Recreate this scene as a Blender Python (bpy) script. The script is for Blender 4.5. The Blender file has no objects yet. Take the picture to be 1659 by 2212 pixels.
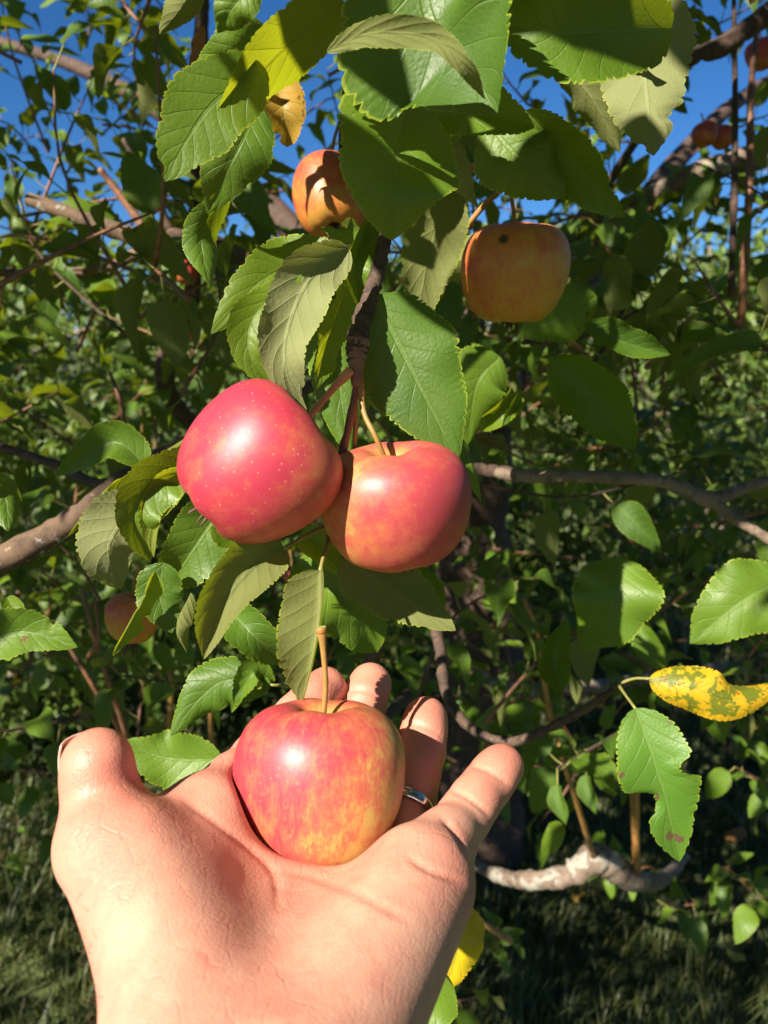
import bpy, math, random
import numpy as np
from mathutils import Vector, Matrix, Quaternion

random.seed(7)
rng = np.random.default_rng(11)
scene = bpy.context.scene
col = scene.collection

# ------------------------------------------------------------------ camera, sky, sun, exposure
CAM_H, PITCH, TANV = 1.5, math.radians(12.0), 0.65
cam_data = bpy.data.cameras.new('camera')
cam = bpy.data.objects.new('camera', cam_data)
col.objects.link(cam)
cam.location = (0, 0, CAM_H)
cam.rotation_euler = (math.pi / 2 - PITCH, 0, 0)
cam_data.sensor_fit = 'VERTICAL'
cam_data.sensor_height = 36.0
cam_data.lens = 18.0 / TANV
cam_data.clip_start = 0.01
cam_data.clip_end = 2000
cam_data.dof.use_dof = True
cam_data.dof.focus_distance = 0.325
cam_data.dof.aperture_fstop = cam_data.lens / 2.0      # a 2.0 mm wide phone aperture
scene.camera = cam

SUN = Vector((-0.52, -0.62, 0.60)).normalized()
world = bpy.data.worlds.new('World')
scene.world = world
world.use_nodes = True
wn = world.node_tree
sky = wn.nodes.new('ShaderNodeTexSky')
sky.sky_type = 'NISHITA'
sky.sun_disc = False
sky.sun_elevation = math.asin(SUN.z)
sky.sun_rotation = math.atan2(SUN.x, SUN.y)
sky.altitude = 1500
sky.air_density = 1.0
sky.dust_density = 0.0
sky.ozone_density = 10.0
wn.nodes['Background'].inputs['Strength'].default_value = 0.05
hsv = wn.nodes.new('ShaderNodeHueSaturation')
hsv.inputs['Saturation'].default_value = 1.10
wn.links.new(sky.outputs[0], hsv.inputs['Color'])
wn.links.new(hsv.outputs[0], wn.nodes['Background'].inputs['Color'])

sun_data = bpy.data.lights.new('sun', 'SUN')
sun_data.energy = 5.0
sun_data.angle = math.radians(0.53)
sun_data.color = (1.0, 0.91, 0.78)
sun = bpy.data.objects.new('sun', sun_data)
col.objects.link(sun)
sun.rotation_euler = SUN.to_track_quat('Z', 'Y').to_euler()
sun.location = (-3, -5, 6)

vs = scene.view_settings
vs.view_transform = 'Standard'
vs.look = 'None'
vs.exposure = 1.22
vs.gamma = 1.0
scene.cycles.use_denoising = True
scene.cycles.max_bounces = 8
scene.cycles.diffuse_bounces = 2
scene.cycles.transparent_max_bounces = 8
scene.cycles.sample_clamp_indirect = 6.0

# ------------------------------------------------------------------ frames of reference
C0 = np.array([0, 0, CAM_H], float)
RT = np.array([1, 0, 0], float)
UP = np.array([0, math.sin(PITCH), math.cos(PITCH)])
FW = np.array([0, math.cos(PITCH), -math.sin(PITCH)])
K = TANV / 1106.0
SUNV = np.array(SUN)

def cam3(px, py, d):
    return np.array([(px - 829.5) * K * d, -(py - 1106.0) * K * d, d])

def c2w(p):
    p = np.asarray(p, float)
    return C0 + p[..., 0:1] * RT + p[..., 1:2] * UP + p[..., 2:3] * FW

def cdir(x, y, toward):
    v = x * RT + y * UP - toward * FW
    return v / np.linalg.norm(v)

def W(px, py, d):
    return c2w(cam3(px, py, d))

def proj(p):
    q = np.asarray(p, float) - C0
    d = q @ FW
    ds = np.where(np.abs(d) < 1e-6, 1e-6, d)
    return (q @ RT) / ds / K + 829.5, 1106.0 - (q @ UP) / ds / K, d

# ------------------------------------------------------------------ object helpers
WL = {}

def setp(o, label=None, category=None, group=None, kind=None):
    for k, v in (('label', label), ('category', category), ('group', group), ('kind', kind)):
        if v:
            o[k] = v
    return o

def empty(name, loc, label, category, group=None, quat=None):
    o = bpy.data.objects.new(name, None)
    o.empty_display_size = 0.05
    o.location = Vector(loc)
    if quat is not None:
        o.rotation_mode = 'QUATERNION'
        o.rotation_quaternion = quat
    col.objects.link(o)
    WL[o.name] = np.array(loc, float)
    return setp(o, label, category, group)

def mesh_data(name, v, f, mats, uv=None, rnd=None, fmat=None, smooth=True):
    """v (n,3); f: (m,3|4) array or list of such arrays; uv per vertex."""
    me = bpy.data.meshes.new(name)
    v = np.asarray(v, np.float32)
    fl = f if isinstance(f, list) else [f]
    fl = [np.asarray(a, np.int32) for a in fl if len(a)]
    loops = np.concatenate([a.ravel() for a in fl])
    tot = np.concatenate([np.full(len(a), a.shape[1], np.int32) for a in fl])
    start = np.concatenate([[0], np.cumsum(tot)[:-1]]).astype(np.int32)
    me.vertices.add(len(v)); me.vertices.foreach_set('co', v.ravel())
    me.loops.add(len(loops)); me.loops.foreach_set('vertex_index', loops)
    me.polygons.add(len(tot)); me.polygons.foreach_set('loop_start', start)
    me.polygons.foreach_set('loop_total', tot)
    me.polygons.foreach_set('use_smooth', np.full(len(tot), smooth, bool))
    if fmat is not None:
        me.polygons.foreach_set('material_index', np.asarray(fmat, np.int32))
    if uv is not None:
        l = me.uv_layers.new(name='UVMap')
        l.data.foreach_set('uv', np.asarray(uv, np.float32)[loops].ravel())
    if rnd is not None:
        a = me.attributes.new('rnd', 'FLOAT', 'POINT')
        a.data.foreach_set('value', np.broadcast_to(np.asarray(rnd, np.float32), (len(v),)).copy())
    for m in (mats if isinstance(mats, (list, tuple)) else [mats]):
        me.materials.append(m)
    me.update(calc_edges=True)
    me.validate()
    return me

def add_mesh(name, v, f, mats, parent=None, origin=None, **kw):
    v = np.asarray(v, float)
    org = np.array(origin if origin is not None else v.mean(0), float)
    o = bpy.data.objects.new(name, mesh_data(name, v - org, f, mats, **kw))
    col.objects.link(o)
    base = np.zeros(3)
    if parent is not None:
        o.parent = parent
        base = WL[parent.name]
    o.location = Vector(org - base)
    WL[o.name] = org
    return o

def catmull(pts, n):
    pts = np.asarray(pts, float)
    if len(pts) == 2:
        t = np.linspace(0, 1, n)[:, None]
        return pts[0] * (1 - t) + pts[1] * t
    P = np.vstack([2 * pts[0] - pts[1], pts, 2 * pts[-1] - pts[-2]])
    seg = len(pts) - 1
    t = np.linspace(0, seg, n); i = np.minimum(t.astype(int), seg - 1); u = (t - i)[:, None]
    a, b, c, d = P[i], P[i + 1], P[i + 2], P[i + 3]
    return 0.5 * (2 * b + (c - a) * u + (2 * a - 5 * b + 4 * c - d) * u ** 2 + (3 * b - a - 3 * c + d) * u ** 3)

def lerp_list(vals, n):
    vals = np.atleast_1d(np.asarray(vals, float))
    if len(vals) == 1:
        return np.full(n, vals[0])
    return np.interp(np.linspace(0, 1, n), np.linspace(0, 1, len(vals)), vals)

def unit(v):
    return v / np.maximum(np.linalg.norm(v, axis=-1, keepdims=True), 1e-9)

def tube_geo(path, radii, n=None, sides=8, bump=0.0, seed=0, cap=True):
    n = n or max(2, (len(path) - 1) * 5 + 1)
    p = catmull(path, n)
    r = lerp_list(radii, n)
    T = unit(np.gradient(p, axis=0))
    ref = np.array([0.3, 0.2, 1.0]) if abs(T[0][2]) < 0.8 else np.array([1.0, 0.3, 0.1])
    A = unit(np.cross(T, ref)); B = np.cross(T, A)
    th = np.linspace(0, 2 * math.pi, sides, endpoint=False)
    rr = r[:, None] * np.ones(sides)
    if bump:
        g = np.random.default_rng(seed)
        rr = rr * (1 + bump * g.normal(size=rr.shape)) * (1 + bump * 1.5 * g.normal(size=(n, 1)))
    v = p[:, None] + rr[..., None] * (np.cos(th)[None, :, None] * A[:, None] + np.sin(th)[None, :, None] * B[:, None])
    i = np.arange(n - 1)[:, None] * sides; j = np.arange(sides)[None]; k = (j + 1) % sides
    f = np.stack([i + j, i + k, i + sides + k, i + sides + j], -1).reshape(-1, 4)
    v = v.reshape(-1, 3)
    fs = [f]
    if cap:
        v = np.vstack([v, p[0] - T[0] * r[0] * 0.3, p[-1] + T[-1] * r[-1] * 0.4])
        c0, c1 = len(v) - 2, len(v) - 1
        jj = np.arange(sides); kk = (jj + 1) % sides
        fs.append(np.stack([kk, jj, np.full(sides, c0)], -1))
        b = (n - 1) * sides
        fs.append(np.stack([b + jj, b + kk, np.full(sides, c1)], -1))
    return v, fs

def pxpath(pts):
    return np.array([W(*p) for p in pts])

def pxr(px, d):
    return px * K * d

# ------------------------------------------------------------------ node helpers
def new_mat(name):
    m = bpy.data.materials.new(name); m.use_nodes = True
    nt = m.node_tree; nt.nodes.clear()
    return m, nt

class G:
    def __init__(s, nt): s.nt = nt
    def n(s, t, ins=None, **kw):
        nd = s.nt.nodes.new(t)
        for k, v in kw.items(): setattr(nd, k, v)
        for k, v in (ins or {}).items(): s.put(nd.inputs[k], v)
        return nd
    def put(s, sock, v):
        if isinstance(v, bpy.types.NodeSocket): s.nt.links.new(v, sock)
        elif isinstance(v, (tuple, list)) and len(v) == 3 and sock.type == 'RGBA': sock.default_value = (*v, 1)
        else: sock.default_value = v
    def m(s, op, a, b=0.0, c=None, clamp=False):
        nd = s.nt.nodes.new('ShaderNodeMath'); nd.operation = op; nd.use_clamp = clamp
        s.put(nd.inputs[0], a); s.put(nd.inputs[1], b)
        if c is not None: s.put(nd.inputs[2], c)
        return nd.outputs[0]
    def mix(s, f, a, b, blend='MIX'):
        nd = s.nt.nodes.new('ShaderNodeMix'); nd.data_type = 'RGBA'; nd.blend_type = blend
        s.put(nd.inputs[0], f); s.put(nd.inputs[6], a); s.put(nd.inputs[7], b)
        return nd.outputs[2]
    def step(s, x, a, b, lo=0.0, hi=1.0):
        nd = s.nt.nodes.new('ShaderNodeMapRange'); nd.interpolation_type = 'SMOOTHSTEP'
        s.put(nd.inputs[0], x)
        for i, q in enumerate((a, b, lo, hi)): s.put(nd.inputs[i + 1], q)
        return nd.outputs[0]
    def noise(s, vec, scale, detail=3.0, rough=0.5):
        nd = s.nt.nodes.new('ShaderNodeTexNoise')
        if vec is not None: s.put(nd.inputs['Vector'], vec)
        nd.inputs['Scale'].default_value = scale; nd.inputs['Detail'].default_value = detail
        nd.inputs['Roughness'].default_value = rough
        return nd.outputs['Fac']
    def obj(s): return s.n('ShaderNodeTexCoord').outputs['Object']
    def out(s, sh, disp=None):
        o = s.n('ShaderNodeOutputMaterial'); s.nt.links.new(sh, o.inputs['Surface'])
    def bump(s, h, strength, dist=0.001, normal=None):
        b = s.n('ShaderNodeBump', {'Height': h, 'Strength': strength, 'Distance': dist})
        if normal is not None: s.put(b.inputs['Normal'], normal)
        return b.outputs[0]

def leaf_mat(name, top, top2, under, trans, spot=None, spot_amt=0.0, spot_scale=60.0, tr=0.32, patch=None, patch_amt=0.0, patch_scale=55.0):
    mt, nt = new_mat(name); g = G(nt)
    uv = g.n('ShaderNodeUVMap', uv_map='UVMap').outputs[0]
    sx = g.n('ShaderNodeSeparateXYZ', {0: uv})
    u, v = sx.outputs[0], sx.outputs[1]
    s = g.m('ABSOLUTE', g.m('MULTIPLY_ADD', v, 2.0, -1.0))
    rnd0 = g.n('ShaderNodeAttribute', attribute_name='rnd').outputs['Fac']
    rnd = g.m('FRACT', g.m('ADD', rnd0, g.n('ShaderNodeObjectInfo').outputs['Random']))
    co = g.n('ShaderNodeNewGeometry')
    pos = g.obj()
    nz = g.noise(pos, 45.0, 4.0)
    wob = g.m('MULTIPLY', g.m('SUBTRACT', nz, 0.5), 0.25)
    ph = g.m('ADD', g.m('SUBTRACT', g.m('MULTIPLY', u, 7.5), g.m('MULTIPLY', g.m('POWER', s, 0.85), 1.75)), wob)
    ph = g.m('ADD', ph, g.m('MULTIPLY', g.m('GREATER_THAN', v, 0.5), 0.37))
    fr = g.m('ABSOLUTE', g.m('SUBTRACT', g.m('FRACT', ph), 0.5))
    side = g.step(fr, 0.0, 0.055, 1.0, 0.0)
    side = g.m('MULTIPLY', side, g.step(s, 0.55, 1.0, 1.0, 0.15))
    mid = g.step(s, g.m('MULTIPLY_ADD', u, -0.02, 0.045), g.m('MULTIPLY_ADD', u, -0.02, 0.075), 1.0, 0.0)
    vein = g.m('MAXIMUM', mid, g.m('MULTIPLY', side, 0.55))
    ret = g.n('ShaderNodeTexVoronoi', {'Vector': pos, 'Scale': 420.0}, feature='DISTANCE_TO_EDGE').outputs[0]
    retl = g.step(ret, 0.0, 0.12, 1.0, 0.0)
    big = g.noise(pos, 22.0, 2.0)
    f = g.m('ADD', g.m('MULTIPLY', rnd, 0.7), g.m('MULTIPLY_ADD', big, 1.2, -0.45), clamp=True)
    ctop = g.mix(f, top, top2)
    ctop = g.mix(g.m('MULTIPLY', vein, 0.28), ctop, (0.22, 0.33, 0.09))
    ctop = g.mix(g.m('MULTIPLY', retl, 0.10), ctop, (0.14, 0.24, 0.05))
    cund = g.mix(g.m('MULTIPLY', vein, 0.55), under, tuple(min(1, c * 1.35 + 0.03) for c in under))
    cund = g.mix(g.m('MULTIPLY_ADD', big, 0.8, -0.2, clamp=True), cund, tuple(c * 0.75 for c in under))
    base = g.mix(co.outputs['Backfacing'], ctop, cund)
    ct = g.mix(g.m('MULTIPLY', vein, 0.5), trans, tuple(c * 0.6 for c in trans))
    if patch is not None:
        pn = g.step(g.noise(pos, patch_scale, 5.0, 0.7), 0.62 - patch_amt, 0.68 - patch_amt)
        base = g.mix(pn, base, patch); ct = g.mix(pn, ct, tuple(c * 0.7 for c in patch))
    if spot is not None:
        sn = g.step(g.noise(pos, spot_scale, 4.0, 0.65), 0.66 - spot_amt, 0.70 - spot_amt)
        base = g.mix(g.m('MULTIPLY', sn, 0.85), base, spot)
        ct = g.mix(sn, ct, tuple(c * 0.5 for c in spot))
    rim = g.step(s, 0.955, 0.985)
    base = g.mix(g.m('MULTIPLY', rim, 0.65), base, tuple(c * 1.15 + 0.03 for c in trans))
    h = g.m('ADD', g.m('MULTIPLY', vein, -1.0), g.m('MULTIPLY', nz, 0.8))
    h = g.m('ADD', h, g.m('MULTIPLY', ret, 0.6))
    h = g.m('ADD', h, g.m('MULTIPLY', g.m('SMOOTH_MIN', fr, 0.3, 0.2), g.m('MULTIPLY_ADD', co.outputs['Backfacing'], 0.9, 1.0)))
    nrm = g.bump(h, 0.55, 0.0006)
    rough = g.m('MULTIPLY_ADD', co.outputs['Backfacing'], 0.32, g.m('MULTIPLY_ADD', nz, 0.3, 0.34))
    spec = g.m('MULTIPLY_ADD', co.outputs['Backfacing'], -0.32, 0.48)
    p = g.n('ShaderNodeBsdfPrincipled', {'Base Color': base, 'Roughness': rough, 'Specular IOR Level': spec, 'Normal': nrm})
    t = g.n('ShaderNodeBsdfTranslucent', {'Color': ct, 'Normal': nrm})
    mx = g.n('ShaderNodeMixShader', {0: tr, 1: p.outputs[0], 2: t.outputs[0]})
    g.out(mx.outputs[0])
    return mt

GT, GT2, GU, GTR = (0.046, 0.112, 0.010), (0.140, 0.238, 0.016), (0.185, 0.205, 0.066), (0.30, 0.38, 0.010)
M = {}
M['leaf'] = leaf_mat('leaf_green', GT, GT2, GU, GTR, (0.16, 0.07, 0.03), -0.03)
M['leaf_y'] = leaf_mat('leaf_yellow_green', (0.10, 0.20, 0.013), (0.17, 0.26, 0.017), (0.22, 0.27, 0.045), (0.42, 0.46, 0.012), (0.16, 0.07, 0.03), -0.02, tr=0.5)
M['leaf_far'] = leaf_mat('leaf_distant', (0.040, 0.094, 0.011), (0.155, 0.225, 0.035), (0.17, 0.20, 0.08), (0.26, 0.33, 0.02), tr=0.28)
M['leaf_pale'] = leaf_mat('leaf_pale_underside', GT, GT2, (0.27, 0.295, 0.125), (0.32, 0.34, 0.05), (0.22, 0.12, 0.06), -0.02)
M['leaf_spot'] = leaf_mat('leaf_rust_spotted', (0.075, 0.19, 0.018), (0.12, 0.24, 0.022), GU, GTR, (0.15, 0.06, 0.05), 0.06, 70)
M['leaf_gold'] = leaf_mat('leaf_yellow_spotted', (0.66, 0.42, 0.012), (0.62, 0.33, 0.012), (0.6, 0.42, 0.05), (0.7, 0.45, 0.01), (0.34, 0.09, 0.02), 0.03, 170, patch=(0.16, 0.19, 0.015), patch_amt=0.13, patch_scale=120.0)
M['leaf_gold2'] = leaf_mat('leaf_yellow_blotched', (0.70, 0.52, 0.012), (0.68, 0.48, 0.012), (0.6, 0.48, 0.05), (0.7, 0.5, 0.01), (0.07, 0.05, 0.02), 0.0, 110, patch=(0.13, 0.15, 0.04), patch_amt=0.02)
M['leaf_brown'] = leaf_mat('leaf_dry_brown', (0.30, 0.12, 0.03), (0.36, 0.17, 0.04), (0.32, 0.15, 0.05), (0.4, 0.16, 0.03), (0.10, 0.04, 0.02), 0.03, 90, tr=0.2)
M['leaf_amber'] = leaf_mat('leaf_amber_blotched', (0.42, 0.27, 0.03), (0.35, 0.2, 0.03), (0.32, 0.22, 0.05), (0.4, 0.26, 0.02), (0.16, 0.07, 0.02), 0.10, 90, tr=0.3)

def bark_mat(name, a, b, lichen=None, lichen_amt=0.0, scale=60.0, rough=0.85, strength=0.8):
    mt, nt = new_mat(name); g = G(nt); pos = g.obj()
    n1 = g.noise(pos, scale, 6.0, 0.65); n2 = g.noise(pos, scale * 0.3, 3.0)
    c = g.mix(g.m('MULTIPLY_ADD', n2, 2.2, -0.6, clamp=True), a, b)
    c = g.mix(g.step(n1, 0.45, 0.7), c, tuple(x * 0.55 for x in a))
    dots = g.n('ShaderNodeTexVoronoi', {'Vector': pos, 'Scale': scale * 2.2}).outputs[0]
    c = g.mix(g.m('MULTIPLY', g.step(dots, 0.10, 0.17, 1.0, 0.0), 0.6), c, (0.36, 0.26, 0.17))
    h = n1
    if lichen:
        ln = g.step(g.noise(pos, scale * 0.55, 5.0, 0.7), 0.62 - lichen_amt, 0.66 - lichen_amt)
        c = g.mix(ln, c, lichen); h = g.m('ADD', n1, g.m('MULTIPLY', ln, 0.4))
    p = g.n('ShaderNodeBsdfPrincipled', {'Base Color': c, 'Roughness': rough, 'Normal': g.bump(h, strength, 0.002)})
    g.out(p.outputs[0]); return mt

M['bark'] = bark_mat('bark_brown', (0.105, 0.066, 0.042), (0.17, 0.105, 0.062), (0.30, 0.29, 0.25), 0.02)
M['bark_lichen'] = bark_mat('bark_lichen', (0.16, 0.11, 0.08), (0.26, 0.19, 0.135), (0.31, 0.29, 0.235), 0.09, 55.0)
M['bark_grey'] = bark_mat('bark_grey', (0.17, 0.12, 0.085), (0.28, 0.205, 0.145), (0.40, 0.38, 0.30), 0.0, 90.0)
M['bark_red'] = bark_mat('bark_young_red', (0.19, 0.085, 0.052), (0.30, 0.135, 0.06), scale=120.0, rough=0.55, strength=0.4)
M['bark_orange'] = bark_mat('bark_shoot_orange', (0.38, 0.18, 0.05), (0.46, 0.25, 0.07), scale=120.0, rough=0.5, strength=0.3)
M['bark_dark'] = bark_mat('bark_spur_dark', (0.055, 0.034, 0.026), (0.13, 0.075, 0.05), (0.30, 0.24, 0.19), -0.06, 200.0, 0.8, 0.8)

def simple_mat(name, a, b, scale, rough=0.5, metal=0.0, bump=0.0, sss=0.0, spec=0.5):
    mt, nt = new_mat(name); g = G(nt); pos = g.obj()
    n1 = g.noise(pos, scale, 4.0, 0.6)
    p = g.n('ShaderNodeBsdfPrincipled', {'Base Color': g.mix(g.m('MULTIPLY_ADD', n1, 2, -.5, clamp=True), a, b), 'Roughness': rough,
            'Metallic': metal, 'Subsurface Weight': sss, 'Specular IOR Level': spec})
    if sss: p.inputs['Subsurface Radius'].default_value = (0.003, 0.001, 0.0005)
    if bump: g.put(p.inputs['Normal'], g.bump(n1, bump, 0.001))
    g.out(p.outputs[0]); return mt

M['stem'] = simple_mat('stem_ochre', (0.42, 0.19, 0.045), (0.24, 0.17, 0.05), 160, 0.5, bump=0.3)
M['stem_pink'] = simple_mat('stem_pink', (0.56, 0.15, 0.09), (0.62, 0.33, 0.13), 110, 0.42)
M['stem_brown'] = simple_mat('stem_brown', (0.19, 0.085, 0.055), (0.26, 0.13, 0.08), 160, 0.6, bump=0.4)
M['cut'] = simple_mat('stem_cut_green', (0.36, 0.36, 0.10), (0.22, 0.20, 0.05), 500, 0.7)
M['calyx'] = simple_mat('calyx_dry', (0.05, 0.03, 0.02), (0.12, 0.07, 0.04), 300, 0.9)
M['petiole'] = simple_mat('petiole_green', (0.24, 0.28, 0.06), (0.30, 0.22, 0.08), 120, 0.5)
M['steel'] = simple_mat('ring_silver', (0.75, 0.75, 0.76), (0.6, 0.6, 0.62), 200, 0.12, 1.0)
M['nail'] = simple_mat('nail', (0.72, 0.42, 0.34), (0.78, 0.55, 0.46), 60, 0.3, sss=0.3)
M['hair'] = simple_mat('hair_brown', (0.10, 0.05, 0.025), (0.16, 0.09, 0.045), 100, 0.5)

# ------------------------------------------------------------------ leaves
def leaf_profile(t):
    t = np.clip(t, 0, 1)
    f = t ** 0.60 * (1 - t) ** 0.92
    return f / 0.3603

def leaf_geo(spine, hw, roll=0.0, foldL=18, foldR=18, curl=None, wav=0.16, seed=0, nu=116, nv=6, teeth=23, bites=(), holes=()):
    """spine: world points base..tip; hw: half width (m); roll in degrees: 0 = upper face to the camera, 180 = underside."""
    g = np.random.default_rng(seed)
    p = catmull(spine, nu)
    T = unit(np.gradient(p, axis=0))
    view = unit(C0 - p)
    B = unit(np.cross(T, view)); N = np.cross(B, T)
    ro = np.radians(lerp_list(roll, nu))[:, None]
    B, N = B * np.cos(ro) + N * np.sin(ro), N * np.cos(ro) - B * np.sin(ro)
    t = np.linspace(0, 1, nu)
    f = leaf_profile(t)
    tj = t * teeth + 0.35 * np.sin(t * 37 + g.uniform(0, 6)) + 0.25 * np.sin(t * 71)
    fr = tj % 1.0
    amp = 0.75 + 0.5 * np.interp(t, np.linspace(0, 1, 14), g.random(14))
    out = []
    uvs = []
    s = np.linspace(-1, 1, 2 * nv + 1)
    fl = np.radians(lerp_list(foldL, nu)); frr = np.radians(lerp_list(foldR, nu))
    p1, p2, p3, p4 = g.uniform(0, 6.28, 4)
    k1, k2 = g.uniform(1.6, 2.8, 2)
    if curl is None: curl = g.uniform(-0.7, 0.6)
    for sv in s:
        a = abs(sv)
        left = sv < 0
        ff = f.copy()
        saw = (0.085 * np.sin(np.minimum(fr * 1.25, 1.0) ** 0.8 * math.pi * 0.62) * (fr < 0.9) - 0.03) * amp * np.minimum(1, f * 1.5)
        lowf = 1 + 0.05 * np.sin(2 * math.pi * (k1 if left else k2) * t + (p3 if left else p4))
        ff = ff * lowf
        for (bs, bt, bw, bd) in bites:
            if (bs < 0) == left:
                ff = ff * (1 - bd * np.exp(-((t - bt) / bw) ** 4))
        wd = hw * (ff * a + saw * a ** 6)
        ang = (fl if left else frr) + curl * a
        z = wd * np.sin(ang) + hw * wav * a ** 2 * np.sin(2 * math.pi * (k1 if left else k2) * t + (p1 if left else p2)) * np.minimum(1, 4 * t * (1 - t))
        x = np.sign(sv) * wd * np.cos(ang)
        out.append(p + B * x[:, None] + N * z[:, None])
        uvs.append(np.stack([t, np.full(nu, sv * 0.5 + 0.5)], -1))
    v = np.stack(out, 1).reshape(-1, 3); uv = np.stack(uvs, 1).reshape(-1, 2)
    m = len(s)
    i = np.arange(nu - 1)[:, None] * m; j = np.arange(m - 1)[None]
    fcs = np.stack([i + j, i + j + 1, i + m + j + 1, i + m + j], -1).reshape(-1, 4)
    if holes:
        cu = uv[fcs].mean(1)
        keep = np.ones(len(fcs), bool)
        for (hs, ht, hr) in holes:
            keep &= ((cu[:, 0] - ht) / hr) ** 2 + ((cu[:, 1] * 2 - 1 - hs) / (hr * 2.2)) ** 2 > 1
        fcs = fcs[keep]
    return v, fcs, uv

def hero_leaf(parent, spine_px, hw_px, roll=0.0, mat='leaf', pet=None, label=None, seed=None, **kw):
    hero_leaf.k += 1
    sp = pxpath(spine_px)
    bw = 0.010 * math.sin(hero_leaf.k * 2.3)
    if len(sp) > 2: sp[1:-1] += bw * unit(sp[1:-1] - C0)
    d = np.mean([q[2] for q in spine_px])
    v, f, uv = leaf_geo(sp, pxr(hw_px, d), roll, seed=seed or hero_leaf.k, **kw)
    fl = [f]; fm = np.zeros(len(f), int)
    if pet is not None:
        pp = pxpath(list(pet) + [spine_px[0]])
        tv, tf = tube_geo(pp, [0.0011, 0.0008, 0.0008], sides=6)
        uv = np.vstack([uv, np.full((len(tv), 2), 0.5)])
        for a in tf:
            fl.append(a + len(v)); fm = np.concatenate([fm, np.ones(len(a), int)])
        v = np.vstack([v, tv])
    o = add_mesh('leaf', v, fl, [M[mat], M['petiole']], parent, origin=sp[0], uv=uv, rnd=random.random(), fmat=fm)
    if label: o['label'] = label
    return o
hero_leaf.k = 0

# ------------------------------------------------------------------ ground
def ground():
    mt, nt = new_mat('ground_grass'); g = G(nt); pos = g.obj()
    n1 = g.noise(pos, 1.6, 5.0, 0.6); n2 = g.noise(pos, 38.0, 5.0, 0.7)
    c = g.mix(g.m('MULTIPLY_ADD', n1, 2.6, -0.8, clamp=True), (0.05, 0.075, 0.02), (0.10, 0.13, 0.035))
    c = g.mix(g.step(n2, 0.5, 0.72), c, (0.10, 0.075, 0.04))
    p = g.n('ShaderNodeBsdfPrincipled', {'Base Color': c, 'Roughness': 0.95, 'Normal': g.bump(n2, 0.7, 0.02)})
    g.out(p.outputs[0])
    n = 60
    xs = np.concatenate([-np.geomspace(220, 0.15, n), np.geomspace(0.15, 220, n)])
    ys = np.concatenate([-np.geomspace(120, 0.15, 40), np.geomspace(0.15, 420, 70)])
    X, Y = np.meshgrid(xs, ys)
    Z = 0.02 * np.sin(X * 1.7) * np.cos(Y * 1.3) + 0.012 * np.sin(X * 5.1 + Y * 3.7)
    v = np.stack([X, Y, Z], -1).reshape(-1, 3)
    w = len(xs); i = np.arange(len(ys) - 1)[:, None] * w; j = np.arange(w - 1)[None]
    f = np.stack([i + j, i + j + 1, i + w + j + 1, i + w + j], -1).reshape(-1, 4)
    setp(add_mesh('ground', v, f, mt, origin=(0, 0, 0)), kind='structure')
ground()

def grass():
    mt, nt = new_mat('grass_blade'); g = G(nt)
    r = g.n('ShaderNodeAttribute', attribute_name='rnd').outputs['Fac']
    c = g.mix(r, (0.045, 0.078, 0.016), (0.135, 0.145, 0.045))
    p = g.n('ShaderNodeBsdfPrincipled', {'Base Color': c, 'Roughness': 0.5})
    t = g.n('ShaderNodeBsdfTranslucent', {'Color': g.mix(r, (0.09, 0.14, 0.02), (0.22, 0.23, 0.05))})
    g.out(g.n('ShaderNodeMixShader', {0: 0.3, 1: p.outputs[0], 2: t.outputs[0]}).outputs[0])
    n = 130000
    y = 0.7 + 11 * rng.random(n) ** 1.7
    x = (rng.random(n) - 0.5) * (2.2 + y * 1.5)
    z = 0.02 * np.sin(x * 1.7) * np.cos(y * 1.3) + 0.012 * np.sin(x * 5.1 + y * 3.7)
    clump = 0.5 + 0.5 * np.sin(x * 9.1 + 2 * np.sin(y * 4)) * np.sin(y * 8.3 + 1.5 * np.sin(x * 5))
    h = (0.03 + 0.075 * rng.random(n)) * (0.5 + clump)
    a = rng.random(n) * 6.283; lean = 0.3 + 0.6 * rng.random(n)
    wd = 0.0013 + 0.0013 * rng.random(n) + 0.0006 * y
    b = np.stack([x, y, z], -1)
    side = np.stack([-np.sin(a), np.cos(a), 0 * a], -1) * wd[:, None]
    dr = np.stack([np.cos(a), np.sin(a), 0 * a], -1)
    m1 = b + dr * (h * lean * 0.3)[:, None] + np.array([0, 0, 1]) * (h * 0.6)[:, None]
    tp = b + dr * (h * lean)[:, None] + np.array([0, 0, 1]) * h[:, None]
    v = np.stack([b - side, b + side, m1 - side * .8, m1 + side * .8, tp], 1).reshape(-1, 3)
    i = np.arange(n)[:, None] * 5
    f4 = i + np.array([[0, 1, 3, 2]]); f3 = i + np.array([[2, 3, 4]])
    o = add_mesh('grass', v, [f4, f3], mt, origin=(0, 0, 0), rnd=np.repeat(rng.random(n), 5))
    setp(o, 'rough uncut orchard grass in the shade under the apple tree', 'grass', kind='stuff')
grass()

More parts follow.
